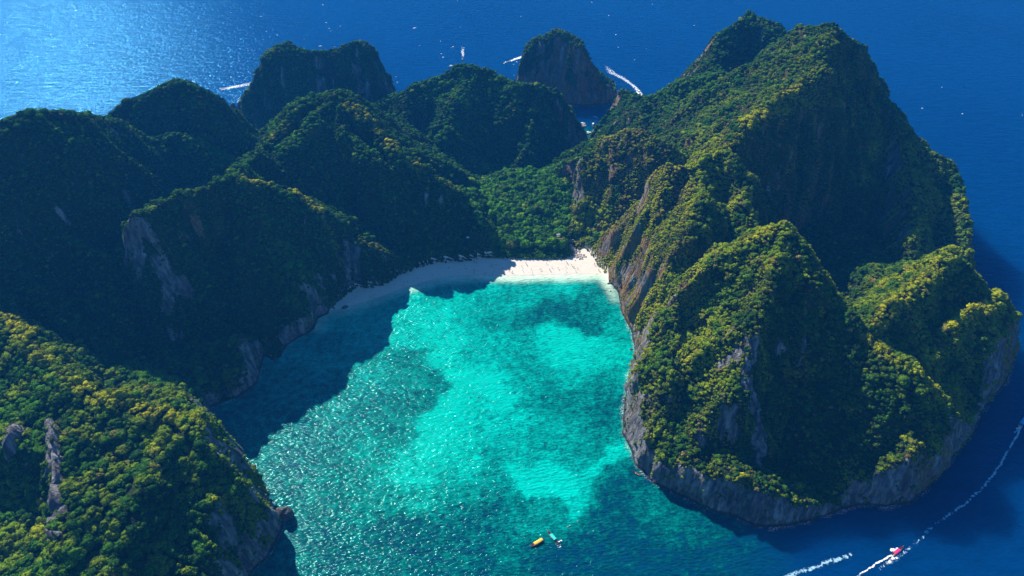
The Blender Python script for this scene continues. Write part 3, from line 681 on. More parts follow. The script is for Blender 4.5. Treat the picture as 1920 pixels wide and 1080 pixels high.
def hull_sections(L, B, bow_up, n=15, inset=0.0, floor=None, stern_w=.62, point=1.6):
    out = []
    for k in range(n):
        t = k/(n-1); x = -L/2 + t*L
        w = B/2*(stern_w+(1-stern_w)*sin(min(t/.45, 1)*pi/2))*(1-max(0, (t-.5)/.5)**point)
        w = max(w-inset, .03); sheer = .62+.18*(1-t)*(1-t)+bow_up*max(0, (t-.55)/.45)**2.2; keel = -.32+max(0, (t-.72)/.28)**2*(bow_up*.75+.3)
        if floor is not None:
            fl = max(floor, keel+.18); out.append([(x, w, sheer), (x, w*.8, fl), (x, -w*.8, fl), (x, -w, sheer)])
        else: out.append([(x, w, sheer), (x, w*.98, .25+keel*.2+.1), (x, w*.6, keel+.12), (x, 0, keel), (x, -w*.6, keel+.12), (x, -w*.98, .25+keel*.2+.1), (x, -w, sheer)])
    return out
def longtail(L, loc, rz, hullc, stripec, roofc, label, roof=(.30, .72), group=None, deckc=(.30, .17, .08), small=False, cargo=None):
    t = empty('longtail_boat', loc, rz); tag(t, label, 'boat', group)
    V, F = loft(hull_sections(L, 1.9*L/10, 1.35), False); n = 7; F.append(tuple(range(n)))
    mesh_obj('hull', V, F, hullc, t, True)
    V, F = loft(hull_sections(L*.985, 1.9*L/10, 1.35, inset=.12, floor=.05), False); F = [f[::-1] for f in F]; mesh_obj('deck', V, F, mat('deck_wood', deckc, .7), t)
    for s in (-1, 1):       # painted rub rail along each side
        secs = [[(p[0][0], s*abs(p[0][1]), p[0][2]-.10), (p[0][0], s*(abs(p[0][1])+.06), p[0][2]-.10), (p[0][0], s*(abs(p[0][1])+.06), p[0][2]+.05), (p[0][0], s*abs(p[0][1]), p[0][2]+.05)] for p in hull_sections(L, 1.9*L/10, 1.35)]
        V, F = loft(secs); mesh_obj('rail', V, F, stripec, t)
    V, F = tube_vf((L*.485, 0, 1.75), (L*.53, 0, 2.45), .11, .05); mesh_obj('bow_post', V, F, mat('bow_wood', (.42, .22, .10), .6), t)
    V, F = tube_vf((L*.495, 0, 1.82), (L*.507, 0, 2.05), .17, .16); mesh_obj('bow_ribbon', V, F, mat('ribbon', (.75, .12, .10), .6), t)
    for k in range(4 if not small else 3):
        x = -L*.30+k*L*.17; V, F = box_vf((x, 0, .38), (.32, 1.35*L/10, .06)); mesh_obj('seat', V, F, mat('seat_wood', (.45, .30, .16), .6), t)
    if roofc is not None:
        a, b = -L/2+roof[0]*L*.55, -L/2+roof[1]*L; w = .95*L/10
        secs = [[(x, w, 1.75), (x, w*.5, 1.93), (x, 0, 1.99), (x, -w*.5, 1.93), (x, -w, 1.75), (x, -w*.98, 1.71), (x, 0, 1.94), (x, w*.98, 1.71)] for x in np.linspace(a, b, 7)]
        V, F = loft(secs); F += [tuple(range(8))[::-1], tuple(len(V)-8+i for i in range(8))]; mesh_obj('canopy', V, F, roofc, t)
        for x in (a+.15, (a+b)/2, b-.15):
            for s in (-1, 1): V, F = tube_vf((x, s*w*.9, .55), (x, s*w*.9, 1.76), .035); mesh_obj('post', V, F, mat('post_metal', (.5, .5, .5), .4), t)
    V, F = box_vf((-L*.44, 0, 1.0), (.75, .5, .55)); box_vf((-L*.40, 0, .72), (.3, .3, .35), V, F); mesh_obj('engine', V, F, mat('engine_grey', (.12, .13, .15), .4), t)
    V, F = tube_vf((-L*.47, 0, 1.0), (-L*.47-3.0, .5, -.15), .04); mesh_obj('tail_shaft', V, F, mat('shaft_metal', (.35, .35, .36), .3), t)
    if cargo: V, F = box_vf((L*.12, .2, .55), (.9, .55, .35)); mesh_obj('cushion', V, F, cargo, t)
    return t
def speedboat(L, loc, rz, label, hardtop=True, group=None, hullc=(.78, .78, .78), topc=(.80, .81, .82)):
    t = empty('speedboat', loc, rz); tag(t, label, 'boat', group); B = L*.27; white = mat('gelcoat_%d' % int(hullc[0]*100), hullc, .25, .5, .04)
    secs = hull_sections(L, B, .45, stern_w=.9, point=2.6); V, F = loft(secs, False); F.append(tuple(range(7))); mesh_obj('hull', V, F, white, t, True)
    V, F = loft(hull_sections(L*.98, B, .45, inset=.22, floor=.3, stern_w=.9, point=2.6), False); mesh_obj('deck', V, [f[::-1] for f in F], mat('deck_grey', (.45, .46, .48), .5), t)
    V, F = loft([[(x, y*w, z) for y, z in ((1, .9), (.8, 1.05+.12*k), (-.8, 1.05+.12*k), (-1, .9))] for k, (x, w) in enumerate(((L*.44, .25), (L*.36, B*.30), (L*.24, B*.42), (L*.14, B*.44)))], False); F.append(tuple(len(V)-4+i for i in range(4))); mesh_obj('foredeck', V, F, white, t)
    V, F = loft([[(L*.15, B*.40, 1.35), (L*.09, B*.36, 1.95)], [(L*.19, 0, 1.38), (L*.12, 0, 2.0)], [(L*.15, -B*.40, 1.35), (L*.09, -B*.36, 1.95)]], False); mesh_obj('windscreen', V, F, mat('tinted_glass', (.02, .03, .05), .08, .6), t)
    if hardtop:
        V, F = box_vf((-L*.06, 0, 2.25), (L*.36, B*.86, .10)); box_vf((-L*.06, 0, 2.33), (L*.26, B*.6, .07), V, F); mesh_obj('hardtop', V, F, mat('top_%d' % int(topc[0]*100+topc[2]*7), topc, .3, .5, .04), t)
        for x in (-L*.21, L*.09):
            for s in (-1, 1): V, F = tube_vf((x, s*B*.38, .8), (x, s*B*.38, 2.2), .035); mesh_obj('post', V, F, mat('post_metal', (.5, .5, .5), .4), t)
    for k in range(3): V, F = box_vf((-L*.28+k*L*.13, 0, .62), (.55, B*.62, .4)); mesh_obj('seat', V, F, mat('seat_blue', (.06, .10, .22), .6), t)
    for s in (-1, 1):
        V, F = box_vf((-L*.53, s*.45, .75), (.5, .36, .7)); box_vf((-L*.53, s*.45, .15), (.2, .12, .7), V, F); mesh_obj('outboard_engine', V, F, mat('outboard_black', (.03, .03, .035), .3), t)
    return t
def heading(bow, stern):
    a = Vector(at(*bow)); b = Vector(at(*stern)); d = a-b; c = (a+b)/2
    return (c.x, c.y, 0.05), math.atan2(d.y, d.x), d.length
M_WHITEH = mat('white_hull', (.78, .76, .72), .4); M_BROWNH = mat('brown_hull', (.20, .11, .06), .6); M_REDR = mat('red_rail', (.55, .07, .05), .5); M_GREENR = mat('green_rail', (.08, .40, .30), .5)
c_, a_, l_ = heading((994, 1026), (1018, 1012)); longtail(max(l_, 9), c_, a_, M_WHITEH, M_REDR, mat('yellow_canvas', (.80, .52, .03), .7), 'small wooden boat with a long yellow canopy beside the turquoise roofed boat', roof=(.10, .70), cargo=mat('cyan_cushion', (.1, .6, .6), .6))
c_, a_, l_ = heading((1026, 996), (1046, 1019)); longtail(max(l_, 10), c_, a_, M_WHITEH, mat('pink_rail', (.6, .2, .25), .5), mat('turquoise_canvas', (.01, .55, .47), .7), 'wooden longtail boat with a turquoise canopy in the mouth of the bay', roof=(.42, .66), deckc=(.38, .13, .05), cargo=mat('orange_cargo', (.7, .3, .05), .6))
c_, a_, l_ = heading((1186, 885), (1201, 892)); longtail(max(l_, 7), c_, a_, M_BROWNH, mat('tan_rail', (.5, .36, .2), .6), None, 'small brown open boat moored at the foot of the grey right hand cliff', small=True, cargo=mat('tan_cargo', (.5, .4, .3), .6))
c_, a_, l_ = heading((1692.5, 1026), (1673, 1042)); longtail(max(l_, 11), c_, a_, mat('tan_hull', (.55, .34, .18), .5), M_REDR, mat('pink_canvas', (.75, .03, .18), .6), 'longtail boat with a pink canopy speeding right at the lower edge', roof=(.25, .60), cargo=mat('blue_cargo', (.15, .2, .6), .6))
c_, a_, l_ = heading((1926, 781), (1911, 800)); longtail(max(l_, 10), c_, a_, M_WHITEH, M_GREENR, mat('sky_blue_canvas', (.02, .35, .75), .6), 'boat with a blue canopy at the right edge ahead of a long wake')
c_, a_, l_ = heading((1116, 217), (1121, 224)); longtail(11, (*at(1116, 221), .05), radians(140), mat('blue_hull', (.10, .30, .60), .5), M_GREENR, mat('blue_canvas', (.15, .42, .90), .6), 'blue covered longtail boat in the dark water at the back of the cove')
speedboat(10, (*at(1092, 233), .05), radians(18), 'left one of the two white boats rafted together in the cove', topc=(.8, .76, .72))
speedboat(9, (*at(1094, 237), .05), radians(22), 'right one of the two white boats rafted together in the cove, with a reddish awning', topc=(.62, .34, .28))
speedboat(12, (*at(1102, 250), .05), radians(16), 'white boat nearest the little beach of the cove')
speedboat(10, (*at(1112, 234), .05), radians(75), 'white boat half hidden by the right wall of the cove')
speedboat(11, (*at(1772, 302), .05), radians(160), 'lone white boat on the open sea off the right hand ridge', hardtop=True)
speedboat(13, (*at(951, 116.5), .05), math.atan2(*(np.array(at(944, 119))-np.array(at(960, 113)))[::-1]), 'dark decked speedboat left of the round headland', hardtop=False)
speedboat(12, (*at(1198, 173), .05), math.atan2(*(np.array(at(1204, 180))-np.array(at(1190, 165)))[::-1]), 'white speedboat curving in behind the right hand ridge with a long wake')
speedboat(11, (*at(419, 166), .05), math.atan2(*(np.array(at(411, 168))-np.array(at(430, 163)))[::-1]), 'dark speedboat at the head of the broad wake near the twin headed cliff', hardtop=False, hullc=(.10, .11, .13))
speedboat(8, (*at(867, 108), .05), math.atan2(*(np.array(at(867, 112))-np.array(at(868, 100)))[::-1]), 'small dark boat heading towards the broad middle hill', hardtop=False, hullc=(.22, .12, .10))
speedboat(9, (*at(846, 125), .05), radians(15), 'white boat just above the crest of the broad middle hill')

# ---------------------------------------------------------------- wakes and whitecaps
def foam_material(name, thr, col=(.85, .9, .92), scale=.55):
    M = NT(name); p = M.pos(); f = M.attr('foam').outputs['Fac']
    n1_ = M.noise(M.mapping(p, (1, 1, 1)), scale, 6, .75, .6); a = M.math('ADD', f, M.math('MULTIPLY', M.math('SUBTRACT', n1_, .5), 3.2))
    k = M.ramp(a, [(thr, 0.0), (min(1, thr+.22), 1.0)])
    d = M.n('ShaderNodeBsdfDiffuse', {'Color': (*col, 1)}); tr = M.n('ShaderNodeBsdfTransparent')
    s = M.n('ShaderNodeMixShader', {0: k, 1: tr.outputs[0], 2: d.outputs[0]}); M.link(s.outputs[0], M.out.inputs[0]); return M.m
MAT_FOAM = foam_material('wake_foam', .42); MAT_FAINT = foam_material('faint_wake_foam', .40, (.30, .52, .66), .35); MAT_CAP = foam_material('whitecap_foam', .46)
def ribbon(name, pts, mat_, label=None, z=.07, seg=2.0, amp=.5):
    """pts: (u, v, width m, strength)"""
    W = []; 
    for (u0, v0, w0, s0), (u1, v1, w1, s1) in zip(pts[:-1], pts[1:]):
        a = np.array(at(u0, v0)); b = np.array(at(u1, v1)); n = max(2, int(np.linalg.norm(b-a)/seg))
        for k in range(n): t = k/n; W.append((*(a+(b-a)*t), w0+(w1-w0)*t, s0+(s1-s0)*t))
    W.append((*at(*pts[-1][:2]), *pts[-1][2:])); W = np.array(W)
    d = np.gradient(W[:, :2], axis=0); d /= np.linalg.norm(d, axis=1)[:, None]+1e-9; nn = np.stack([-d[:, 1], d[:, 0]], 1)
    V = []; A = []; F = []
    for i in range(len(W)):
        wob = amp*fbm(np.array([i*.9]), np.array([float(len(W))]), 3, 2, 401)[0]
        for q, e in ((-1, 0), (-.5, .75), (0, 1), (.5, .75), (1, 0)):
            p = W[i, :2]+nn[i]*(W[i, 2]/2*q+wob); V.append((p[0], p[1], z+.05*(1-q*q))); A.append(e*W[i, 3])
    for i in range(len(W)-1):
        for j in range(4): F.append((i*5+j, i*5+j+1, (i+1)*5+j+1, (i+1)*5+j))
    o = mesh_obj(name, V, F, mat_); a_ = o.data.attributes.new('foam', 'FLOAT', 'POINT'); a_.data.foreach_set('value', A)
    if label: tag(o, label, 'wake')
    return o
ribbon('wake', [(414,169,2.5,.75),(420,166.5,7,.8),(432,164,10,.75),(450,161,14,.62),(466,158,17,.5),(480,156,19,.38),(492,154,17,.2)], MAT_FOAM, 'broad white wake streaming right to the twin headed cliff')
ribbon('wake', [(944,119,2.5,.7),(952,116,6,.75),(965,111,8,.8),(978,107,10,.75),(990,104,12,.6),(1002,101,12,.3)], MAT_FOAM, 'white wake ending at the left side of the round headland')
ribbon('wake', [(1205,181,6,.6),(1200,175,11,.8),(1192,165,9,.6),(1182,156,9,.55),(1168,147,11,.55),(1152,139,13,.5),(1144,134,16,.52),(1140,129,11,.4),(1136,123,6,.25)], MAT_FOAM, 'curved white wake right of the round headland')
ribbon('wake', [(867,111,3,.6),(868,103,6,.62),(867,95,8,.5),(868,88,8,.25)], MAT_FOAM, 'short upright wake behind the small dark boat')
ribbon('wake', [(1676,1040,1.6,1),(1664,1045,1.8,1),(1645,1056,1.7,.85),(1625,1069,1.6,.75),(1605,1083,1.8,.6)], MAT_FOAM, 'thin bright wake trailing the pink roofed longtail boat', seg=1)
ribbon('bow_spray', [(1668,1033,2,.3),(1675,1032,4,.8),(1681,1031,3.5,.85),(1689,1029,1,.5)], MAT_FOAM, 'white spray on the upper side of the pink roofed boat', seg=.7)
ribbon('bow_spray', [(1652,1064,2,.25),(1665,1054,4,.5),(1675,1047,3.5,.75),(1683,1044,3,.8),(1688,1038,2,.6)], MAT_FOAM, 'white spray on the lower side of the pink roofed boat', seg=.7)
ribbon('wake', [(1560,1052,3,.4),(1600,1040,6,.45)], MAT_FAINT, 'faint churned patch left of the pink roofed boat')
ribbon('wake', [(1470,1082,4,.6),(1520,1066,5,.62),(1560,1052,5,.6),(1600,1038,4,.35)], MAT_FAINT, 'faint old wake at the lower edge left of the pink roofed boat')
ribbon('wake', [(1916,798,2.4,.85),(1905,820,2.6,.8),(1890,845,2.6,.72),(1868,885,2.8,.65),(1845,912,3,.62),(1815,940,3,.58),(1790,958,3,.5),(1758,980,3,.42),(1735,1001,3.4,.40),(1715,1020,3.5,.42),(1690,1042,4,.38),(1650,1068,4,.3)], MAT_FAINT, 'long thin curved wake behind the blue roofed boat')
ribbon('bow_spray', [(1903,812,2,.3),(1908,803,3.5,.6),(1914,797,3,.7)], MAT_FOAM, 'spray beside the blue roofed boat at the right edge', seg=.7)
ribbon('wake', [(1046,1018,1.5,.5),(1052,1014,1.5,.55),(1056,1018,1,.4)], MAT_FOAM, 'small curl of foam behind the turquoise roofed boat', seg=.5)
ribbon('wake', [(1042,1020,1.2,.45),(1046,1026,1.6,.5),(1052,1024,1.2,.45),(1050,1020,1,.3)], MAT_FOAM, 'second curl of foam below the turquoise roofed boat', seg=.5)
# whitecaps, many, on the windy upper left sea
wv, wf, wa = [], [], []
r_ = np.random.default_rng(77)
for k in range(900):
    u = r_.uniform(-60, 1930); v = r_.uniform(-20, 330)
    if r_.random() > (.9 if u < 520 else (.42 if u < 1250 else .07))*(.35+.65*min(1, max(0, v+20)/140)): continue
    x, y = at(u, v)
    if float(shore(np.array([x]), np.array([y]))[0]) > -6: continue
    L_ = r_.uniform(.8, 2.3)*(1.0 if r_.random() > .06 else 2.3); w_ = L_*r_.uniform(.18, .34); an = radians(r_.normal(28, 16)); n = len(wv)
    for i in range(6):
        s = -1+2*i/5; bx_ = s*L_; by_ = .25*L_*(1-s*s)*r_.uniform(.4, 1.2)
        for q in (-1, 1):
            px_, py_ = bx_, by_+q*w_*(1-s*s*.8); wv.append((x+px_*cos(an)-py_*sin(an), y+px_*sin(an)+py_*cos(an), .08)); wa.append(.75*(1-abs(s)**3)+r_.uniform(-.1, .2))
    for i in range(5): wf.append((n+2*i, n+2*i+2, n+2*i+3, n+2*i+1))
wc = mesh_obj('whitecaps', wv, wf, MAT_CAP); wc.data.attributes.new('foam', 'FLOAT', 'POINT').data.foreach_set('value', wa); tag(wc, 'scattered white wave crests on the windy open sea', kind='stuff')

# ---------------------------------------------------------------- rocks
MAT_DROCK = NT('wet_dark_rock'); _p = MAT_DROCK.pos(); _c = MAT_DROCK.ramp(MAT_DROCK.noise(_p, .8, 5, .65), [(.3, (.02, .02, .022)), (.55, (.075, .07, .068)), (.75, (.17, .16, .15))])
_b = MAT_DROCK.n('ShaderNodeBump', {'Strength': 1.0, 'Distance': .5, 'Height': MAT_DROCK.noise(_p, 1.6, 5, .7)}).outputs[0]
_s = MAT_DROCK.n('ShaderNodeBsdfPrincipled', {'Base Color': _c, 'Roughness': .8, 'Normal': _b}); MAT_DROCK.link(_s.outputs[0], MAT_DROCK.out.inputs[0]); MAT_DROCK = MAT_DROCK.m
def rock(loc, size, seed, label, name='boulder', group=None, cat='rock'):
    v, f = ICO2; r = np.random.default_rng(seed); o3 = r.uniform(0, 50, 3); j = 1+.28*fbm(v[:, 0]*2+o3[0], v[:, 1]*2+v[:, 2]*1.3+o3[1], 1.3, 3, seed)
    W = v*j[:, None]*np.array(size); W[:, 2] = np.round(W[:, 2]/(size[2]*.3))*size[2]*.3*.35+W[:, 2]*.65
    o = mesh_obj(name, W, f, MAT_DROCK); o.location = loc; o.rotation_euler = (0, 0, r.uniform(0, 6)); tag(o, label, cat, group); return o
rock((*at(533, 968), 2), (6.5, 6, 8), 1, 'dark rock stump standing in the water at the tip of the near left headland', 'sea_rock')
rock((*at(441, 216), 4), (6, 5, 16), 2, 'dark rock pinnacle in the sea left of the twin headed cliff', 'sea_rock')
rock((*at(461, 205), 5), (10, 8, 15), 12, 'squat dark outcrop at the left foot of the twin headed cliff', 'sea_rock')
rock((*at(388, 776), 2), (5, 4, 9), 13, 'pointed rock on the shore behind the near left headland', 'sea_rock')
rock((*at(646, 577), .3), (3.4, 2.2, 1.6), 3, 'long dark boulder at the water edge at the left end of the beach')
rock((*at(625, 571), .5), (3.0, 3.4, 2.4), 4, 'tall dark boulder against the cliff at the left end of the beach')
rock((*at(640, 562), .6), (1.9, 1.1, .9), 5, 'low dark rock alone on the sand at the left end of the beach')
rock((*at(627, 579), .1), (1.0, .7, .6), 6, 'smallest dark rock in the water at the left end of the beach')
rock((*at(1141, 531.5), 0), (1.4, 1.2, .5), 7, 'dark rock in the pale shallows off the right end of the beach, nearest the sand')
rock((*at(1151, 540), 0), (1.1, .8, .4), 8, 'middle one of three dark rocks in the shallows at the right')
rock((*at(1145, 546), 0), (1.3, .9, .4), 9, 'farthest from the sand of three dark rocks in the shallows at the right')
rock((*at(1183, 655), 0), (1.6, 1.2, .8), 10, 'dark rock in the bay at the foot of the right hand cliff')
rock((*at(1031, 492), .9), (2.6, 1.0, .8), 11, 'dark rock mass on the sand below the middle of the grove')
for k, (u, v, s) in enumerate([(943,488,1.6),(948,490,1.3),(953,489.5,1.1),(960,488.5,1.9),(966,490,1.0),(974,487.5,1.0),(1040,488,2.0),(1046,488.5,1.4),(1052,487.5,1.3),(1026,489,1.1),(1098,468,1.6),(1101,471,1.3)]):
    rock((*at(u, v), 1.2), (s*1.2, s*.6, s*.6), 30+k, 'small dark rock in the line of rocks along the edge of the grove', group='small dark rocks along the edge of the grove')
# stony washed-out path behind the beach
sv, sf = [], []; r_ = np.random.default_rng(5)
def ground_z(x, y):
    ix = int(np.clip(round((x-gx[0])/STEP), 0, gnx-1)); iy = int(np.clip(round((y-gy[0])/STEP), 0, gny-1)); return float(TZ[iy, ix])
path = tag(empty('stone_path', (*at(1072, 465, 3), 3)), 'pale stony path coming out of the grove at the right end of the beach', 'path')
MAT_STONE = mat('pale_stone', (.42, .37, .33), .85, .2, .3)
stone_meshes = []
for k in range(4):
    v, f = ICO1; W = v*(1+np.random.default_rng(k).uniform(-.2, .2, (len(v), 1)))*np.array([1, .8, .45]); m_ = bpy.data.meshes.new('stone'); m_.from_pydata([tuple(a) for a in W], [], [tuple(int(q) for q in a) for a in f]); m_.materials.append(MAT_STONE); stone_meshes.append(m_)
for k in range(110):
    t = r_.uniform(0, 1); i = min(int(t*3), 2); f_ = t*3-i; a = np.array(path_pts[i]); b = np.array(path_pts[i+1]); p = a+(b-a)*f_+r_.normal(0, 1.9, 2)
    o = bpy.data.objects.new('stone', stone_meshes[k % 4]); COL.objects.link(o); o.parent = path; s = r_.uniform(.5, 1.5); o.scale = (s, s, s); o.rotation_euler = (0, 0, r_.uniform(0, 6))
    o.location = (p[0]-path.location[0], p[1]-path.location[1], ground_z(p[0], p[1])+.25-path.location[2])
# huts among the trees
def hut(loc, rz, w, d, roofm, label):
    t = empty('hut', loc, rz); tag(t, label, 'hut'); h = 2.6
    mesh_obj('roof', [(-w/2, -d/2, h), (w/2, -d/2, h), (w/2, d/2, h), (-w/2, d/2, h), (-w/2, 0, h+.9), (w/2, 0, h+.9), (-w/2, -d/2, h-.1), (w/2, -d/2, h-.1), (w/2, d/2, h-.1), (-w/2, d/2, h-.1)], [(0, 1, 5, 4), (2, 3, 4, 5), (0, 4, 3), (1, 2, 5), (6, 7, 1, 0), (7, 8, 2, 1), (8, 9, 3, 2), (9, 6, 0, 3), (9, 8, 7, 6)], roofm, t)
    for sx_ in (-1, 1):
        for sy_ in (-1, 1): V, F = tube_vf((sx_*w*.44, sy_*d*.42, 0), (sx_*w*.44, sy_*d*.42, h-.1), .09); mesh_obj('post', V, F, mat('post_wood', (.2, .14, .09), .8), t)
    V, F = box_vf((0, 0, .35), (w*.9, d*.85, .15)); mesh_obj('platform', V, F, mat('platform_wood', (.25, .18, .12), .8), t)
x, y = at(880, 475); hut((x, y, ground_z(x, y)+4), .1, 4.5, 3.2, mat('white_sheet_roof', (.7, .72, .75), .5), 'small pale roofed hut in the shaded trees behind the beach')
x, y = at(970, 471); hut((x, y, ground_z(x, y)+3.5), -.1, 6.5, 4.0, mat('grey_sheet_roof', (.38, .40, .46), .5), 'grey roofed shelter half hidden in the sunlit grove')
x, y = at(1046, 462); hut((x, y, ground_z(x, y)+4.5), .2, 4.0, 3.0, mat('light_sheet_roof', (.6, .6, .6), .5), 'pale roofed hut beside the stony path')
# driftwood logs by the path
for k, (u, v, a, L_) in enumerate([(1078,476,.4,5),(1074,472,1.2,4),(1084,480,-.5,4),(1090,468,.1,5)]):
    V, F = tube_vf((-L_/2, 0, 0), (L_/2, .2, .3), .22, .10, 7); tube_vf((L_*.1, 0, .1), (L_*.3, .9, .5), .09, .04, 6, V, F)
    o = mesh_obj('driftwood_log', V, F, mat('driftwood', (.22, .14, .10), .9, .1, .3)); x, y = at(u, v); o.location = (x, y, ground_z(x, y)+.3); o.rotation_euler = (0, 0, a); tag(o, 'brown driftwood log lying on the sand at the end of the stony path', 'log', 'driftwood logs at the stony path')
# mooring buoys
for u, v, c, l in ((1065, 988, (.8, .6, .1), 'yellow mooring float, lower of the close pair near the turquoise roofed boat'), (1068.5, 985.5, (.75, .75, .72), 'white mooring float, upper of the close pair near the turquoise roofed boat'), (1083, 978, (.8, .25, .15), 'orange mooring float alone right of the close pair')):
    t = empty('buoy', (*at(u, v), 0)); tag(t, l, 'buoy'); v_, f_ = ICO2; mesh_obj('float', v_*np.array([.38, .38, .34])+np.array([0, 0, .18]), f_, mat('float_%d' % int(c[1]*100), c, .4), t, True)
    V, F = tube_vf((0, 0, .5), (0, 0, .62), .06, .05); mesh_obj('ring', V, F, mat('post_metal', (.5, .5, .5), .4), t)

# ---------------------------------------------------------------- people on the beach
def skin_body(name, J, E_):
    me = bpy.data.meshes.new(name); me.from_pydata([tuple(j[:3]) for j in J], E_, []); o = bpy.data.objects.new(name, me); COL.objects.link(o)
    o.modifiers.new('skin', 'SKIN'); o.modifiers.new('sub', 'SUBSURF').levels = 1
    for i, j in enumerate(J): sv_ = me.skin_vertices[0].data[i]; sv_.radius = (j[3], j[3]*(.75 if i in (0, 1, 2) else 1)); sv_.use_root = (i == 0)
    dg = bpy.context.evaluated_depsgraph_get(); m_ = bpy.data.meshes.new_from_object(o.evaluated_get(dg)); bpy.data.objects.remove(o); m_.name = name; return m_
def pose(kind):
    # x forward, z up, metres
    if kind == 'stand': la, ra, lk, rk, lf, rf, lh, rh, hip = 0, 0, (.02, .10, .48), (.02, -.10, .48), (0, .11, .05), (0, -.11, .05), (.06, .26, .82), (.06, -.26, .82), .92
    elif kind == 'walk': lk, rk, lf, rf, lh, rh, hip = (.20, .09, .50), (-.08, -.09, .48), (.32, .09, .06), (-.38, -.09, .10), (-.18, .25, .86), (.22, -.24, .88), .90
    else: lk, rk, lf, rf, lh, rh, hip = (.42, .13, .42), (.40, -.13, .44), (.62, .13, .06), (.60, -.12, .06), (-.22, .26, .06), (.30, -.20, .45), .14
    d = .02 if kind != 'sit' else -.10
    s, n_, hd = hip+.42, hip+.58, hip+.74
    if kind == 'sit': s, n_, hd = hip+.45, hip+.60, hip+.75
    J = [(0, 0, hip, .14), (d/2, 0, hip+.22, .125), (d, 0, s, .15), (d+.01, 0, n_, .055), (d+.03, 0, hd, .095), (d+.04, 0, hd+.09, .085),
         (0, .10, hip-.06, .085), (*lk, .058), (*lf, .042), (lf[0]+.14, lf[1], .03, .035), (0, -.10, hip-.06, .085), (*rk, .058), (*rf, .042), (rf[0]+.14, rf[1], .03, .035),
         (d, .20, s+.01, .055), ((d+lh[0])/2-.04, .27, (s+lh[2])/2, .042), (*lh, .033), (d, -.20, s+.01, .055), ((d+rh[0])/2-.04, -.27, (s+rh[2])/2, .042), (*rh, .033)]
    E_ = [(0,1),(1,2),(2,3),(3,4),(4,5),(0,6),(6,7),(7,8),(8,9),(0,10),(10,11),(11,12),(12,13),(2,14),(14,15),(15,16),(2,17),(17,18),(18,19)]
    return J, E_, (d, hip, s, hd)
def band(x0, z0, z1, r0, r1, n=10, ry=1.25):
    return loft([[(x0+cos(2*pi*i/n)*(r0+(r1-r0)*t), sin(2*pi*i/n)*(r0+(r1-r0)*t)*ry, z0+(z1-z0)*t) for i in range(n)] for t in (0, .5, 1)])
PROTO = {}
for kind in ('stand', 'walk', 'sit'):
    J, E_, (d, hip, s, hd) = pose(kind); b = skin_body('body_'+kind, J, E_); b.polygons.foreach_set('use_smooth', [True]*len(b.polygons))
    V, F = band(d*.3, hip-.16, hip+.10, .155, .15); sh = bpy.data.meshes.new('shorts'); sh.from_pydata(V, [], F)
    V, F = band(d*.8, hip+.05, s+.08, .155, .175, ry=1.2); tp = bpy.data.meshes.new('shirt'); tp.from_pydata(V, [], F)
    v, f = ICO1; W = v*np.array([.105, .10, .09])+np.array([d+.01, 0, hd+.11]); W = W; ha = bpy.data.meshes.new('hair'); ha.from_pydata([tuple(a) for a in W], [], [tuple(int(q) for q in a) for a in f])
    PROTO[kind] = (b, sh, tp, ha)
SKINS = [mat('skin_%d' % k, c, .6, .3, .06) for k, c in enumerate([(.50, .30, .20), (.36, .20, .12), (.60, .40, .29)])]
CLOTH = {k: mat('cloth_'+k, c, .8, .1) for k, c in {'dark': (.03, .03, .04), 'blue': (.04, .12, .40), 'red': (.45, .04, .04), 'white': (.75, .75, .75), 'orange': (.7, .25, .04), 'green': (.05, .25, .12)}.items()}
MAT_HAIR = mat('dark_hair', (.02, .015, .012), .7)
Z1 = [(417,672),(433,660),(507,658),(397,722),(560,712),(585,715),(608,717),(605,690),(622,685),(840,578),(950,548),(932,580),(988,543),(1055,533),(1100,505),(1155,515),(1267,468),(1450,392),(1640,398),(1630,365),(1738,322),(1765,338),(1735,430),(1738,412)]
Z2 = [(265,460),(355,450),(345,430),(378,390),(440,375),(438,405),(487,430),(480,436),(602,415),(695,400),(710,445),(635,340),(640,350),(710,300),(795,405),(808,400),(868,342),(903,405),(908,412),(930,380),(590,372),(998,390),(1085,415),(1090,325),(1100,340),(1085,372),(1165,375),(1180,378),(1215,388),(1198,420),(1188,305),(1215,250),(1228,200),(1185,210),(1405,352),(1410,345),(1445,362),(1452,410),(1465,412),(465,325),(300,350),(270,425),(250,355),(232,372),(265,376),(50,440),(170,440),(188,440),(85,335),(57,325),(145,290),(1150,360),(1170,250),(1195,258),(560,290),(1210,262)]
PPL = [(600+a/6, 440+b/6) for a, b in Z1]+[(880+a/6, 440+b/6) for a, b in Z2]
rp = random.Random(11)
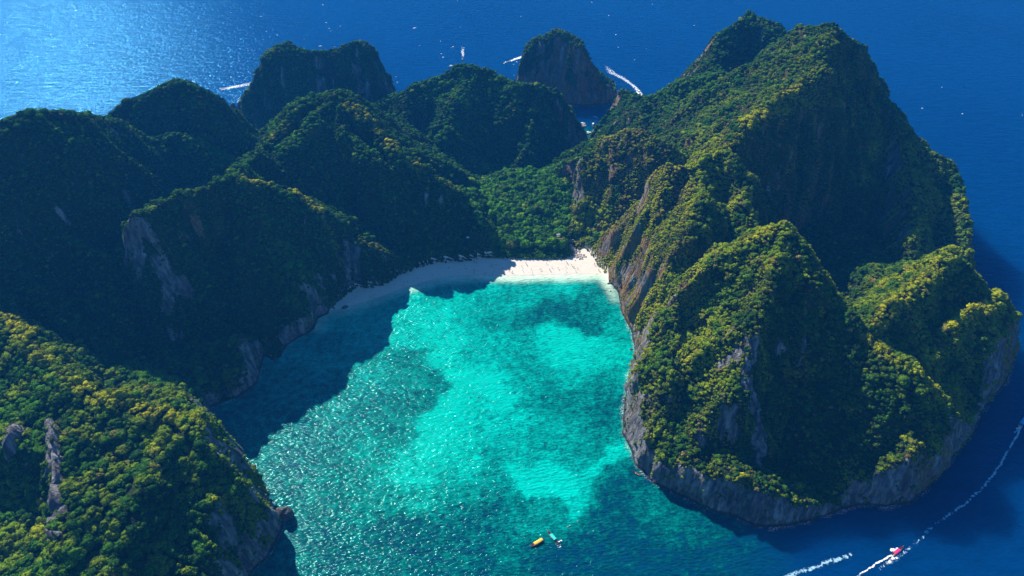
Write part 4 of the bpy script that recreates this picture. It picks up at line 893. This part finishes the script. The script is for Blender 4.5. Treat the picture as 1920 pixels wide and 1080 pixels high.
for k, (u, v) in enumerate(PPL):
    kind = rp.choice(['stand', 'stand', 'walk', 'walk', 'sit']); x, y = at(u, v); z = ground_z(x, y); z = max(z, 0.0)
    b, sh, tp, ha = PROTO[kind]; cl = rp.choice(list(CLOTH)); shirt = rp.random() < .5
    o = bpy.data.objects.new('person', b); COL.objects.link(o); o.location = (x, y, z); sc_ = rp.uniform(1.3, 1.5); o.scale = (sc_,)*3; o.rotation_euler = (0, 0, rp.uniform(0, 6.28))
    if not b.materials: b.materials.append(SKINS[0])
    o.material_slots[0].link = 'OBJECT'; o.material_slots[0].material = rp.choice(SKINS)
    parts = [('shorts', sh, CLOTH[cl if not shirt else 'dark']), ('hair', ha, MAT_HAIR)]+([('shirt', tp, CLOTH[cl])] if shirt else [])
    for nm, m_, mt in parts:
        if not m_.materials: m_.materials.append(mt)
        c = bpy.data.objects.new(nm, m_); COL.objects.link(c); c.parent = o; c.material_slots[0].link = 'OBJECT'; c.material_slots[0].material = mt
    where = ('on the shaded left end of the beach' if u < 720 else 'on the shaded middle of the beach' if u < 922 else 'on the sunlit sand below the grove' if u < 1035 else 'on the sand near the stony path' if u < 1090 else 'by the cliff right of the beach')
    act = {'stand': 'standing', 'walk': 'walking', 'sit': 'sitting'}[kind]; wear = '%s %s' % (cl, 'shirt' if shirt else 'shorts'); edge = ' near the water' if (v > 508 if u > 900 else (u-600)*-.22+602 < v) else ''
    tag(o, 'person in %s %s%s %s' % (wear, act, edge, where), 'person', 'people on the beach')
# ---------------------------------------------------------------- air: blue haze in one closed box round everything
def haze():
    R = SEA_R+20; z0, z1 = -8.0, CAM_H+12
    V = [(x, y, z) for z in (z0, z1) for x, y in ((-R, -R), (R, -R), (R, R), (-R, R))]
    F = [(3,2,1,0),(4,5,6,7),(0,1,5,4),(1,2,6,5),(2,3,7,6),(3,0,4,7)]
    M = NT('air'); v = M.n('ShaderNodeVolumePrincipled', {'Color': (0.03, 0.30, 0.95, 1), 'Density': HAZE, 'Anisotropy': 0.2})
    M.link(v.outputs[0], M.out.inputs['Volume'])
    o = mesh_obj('haze', V, F, M.m); tag(o, 'thin blue sea haze filling the air', kind='stuff'); return o
HAZE = 0.00011
haze()
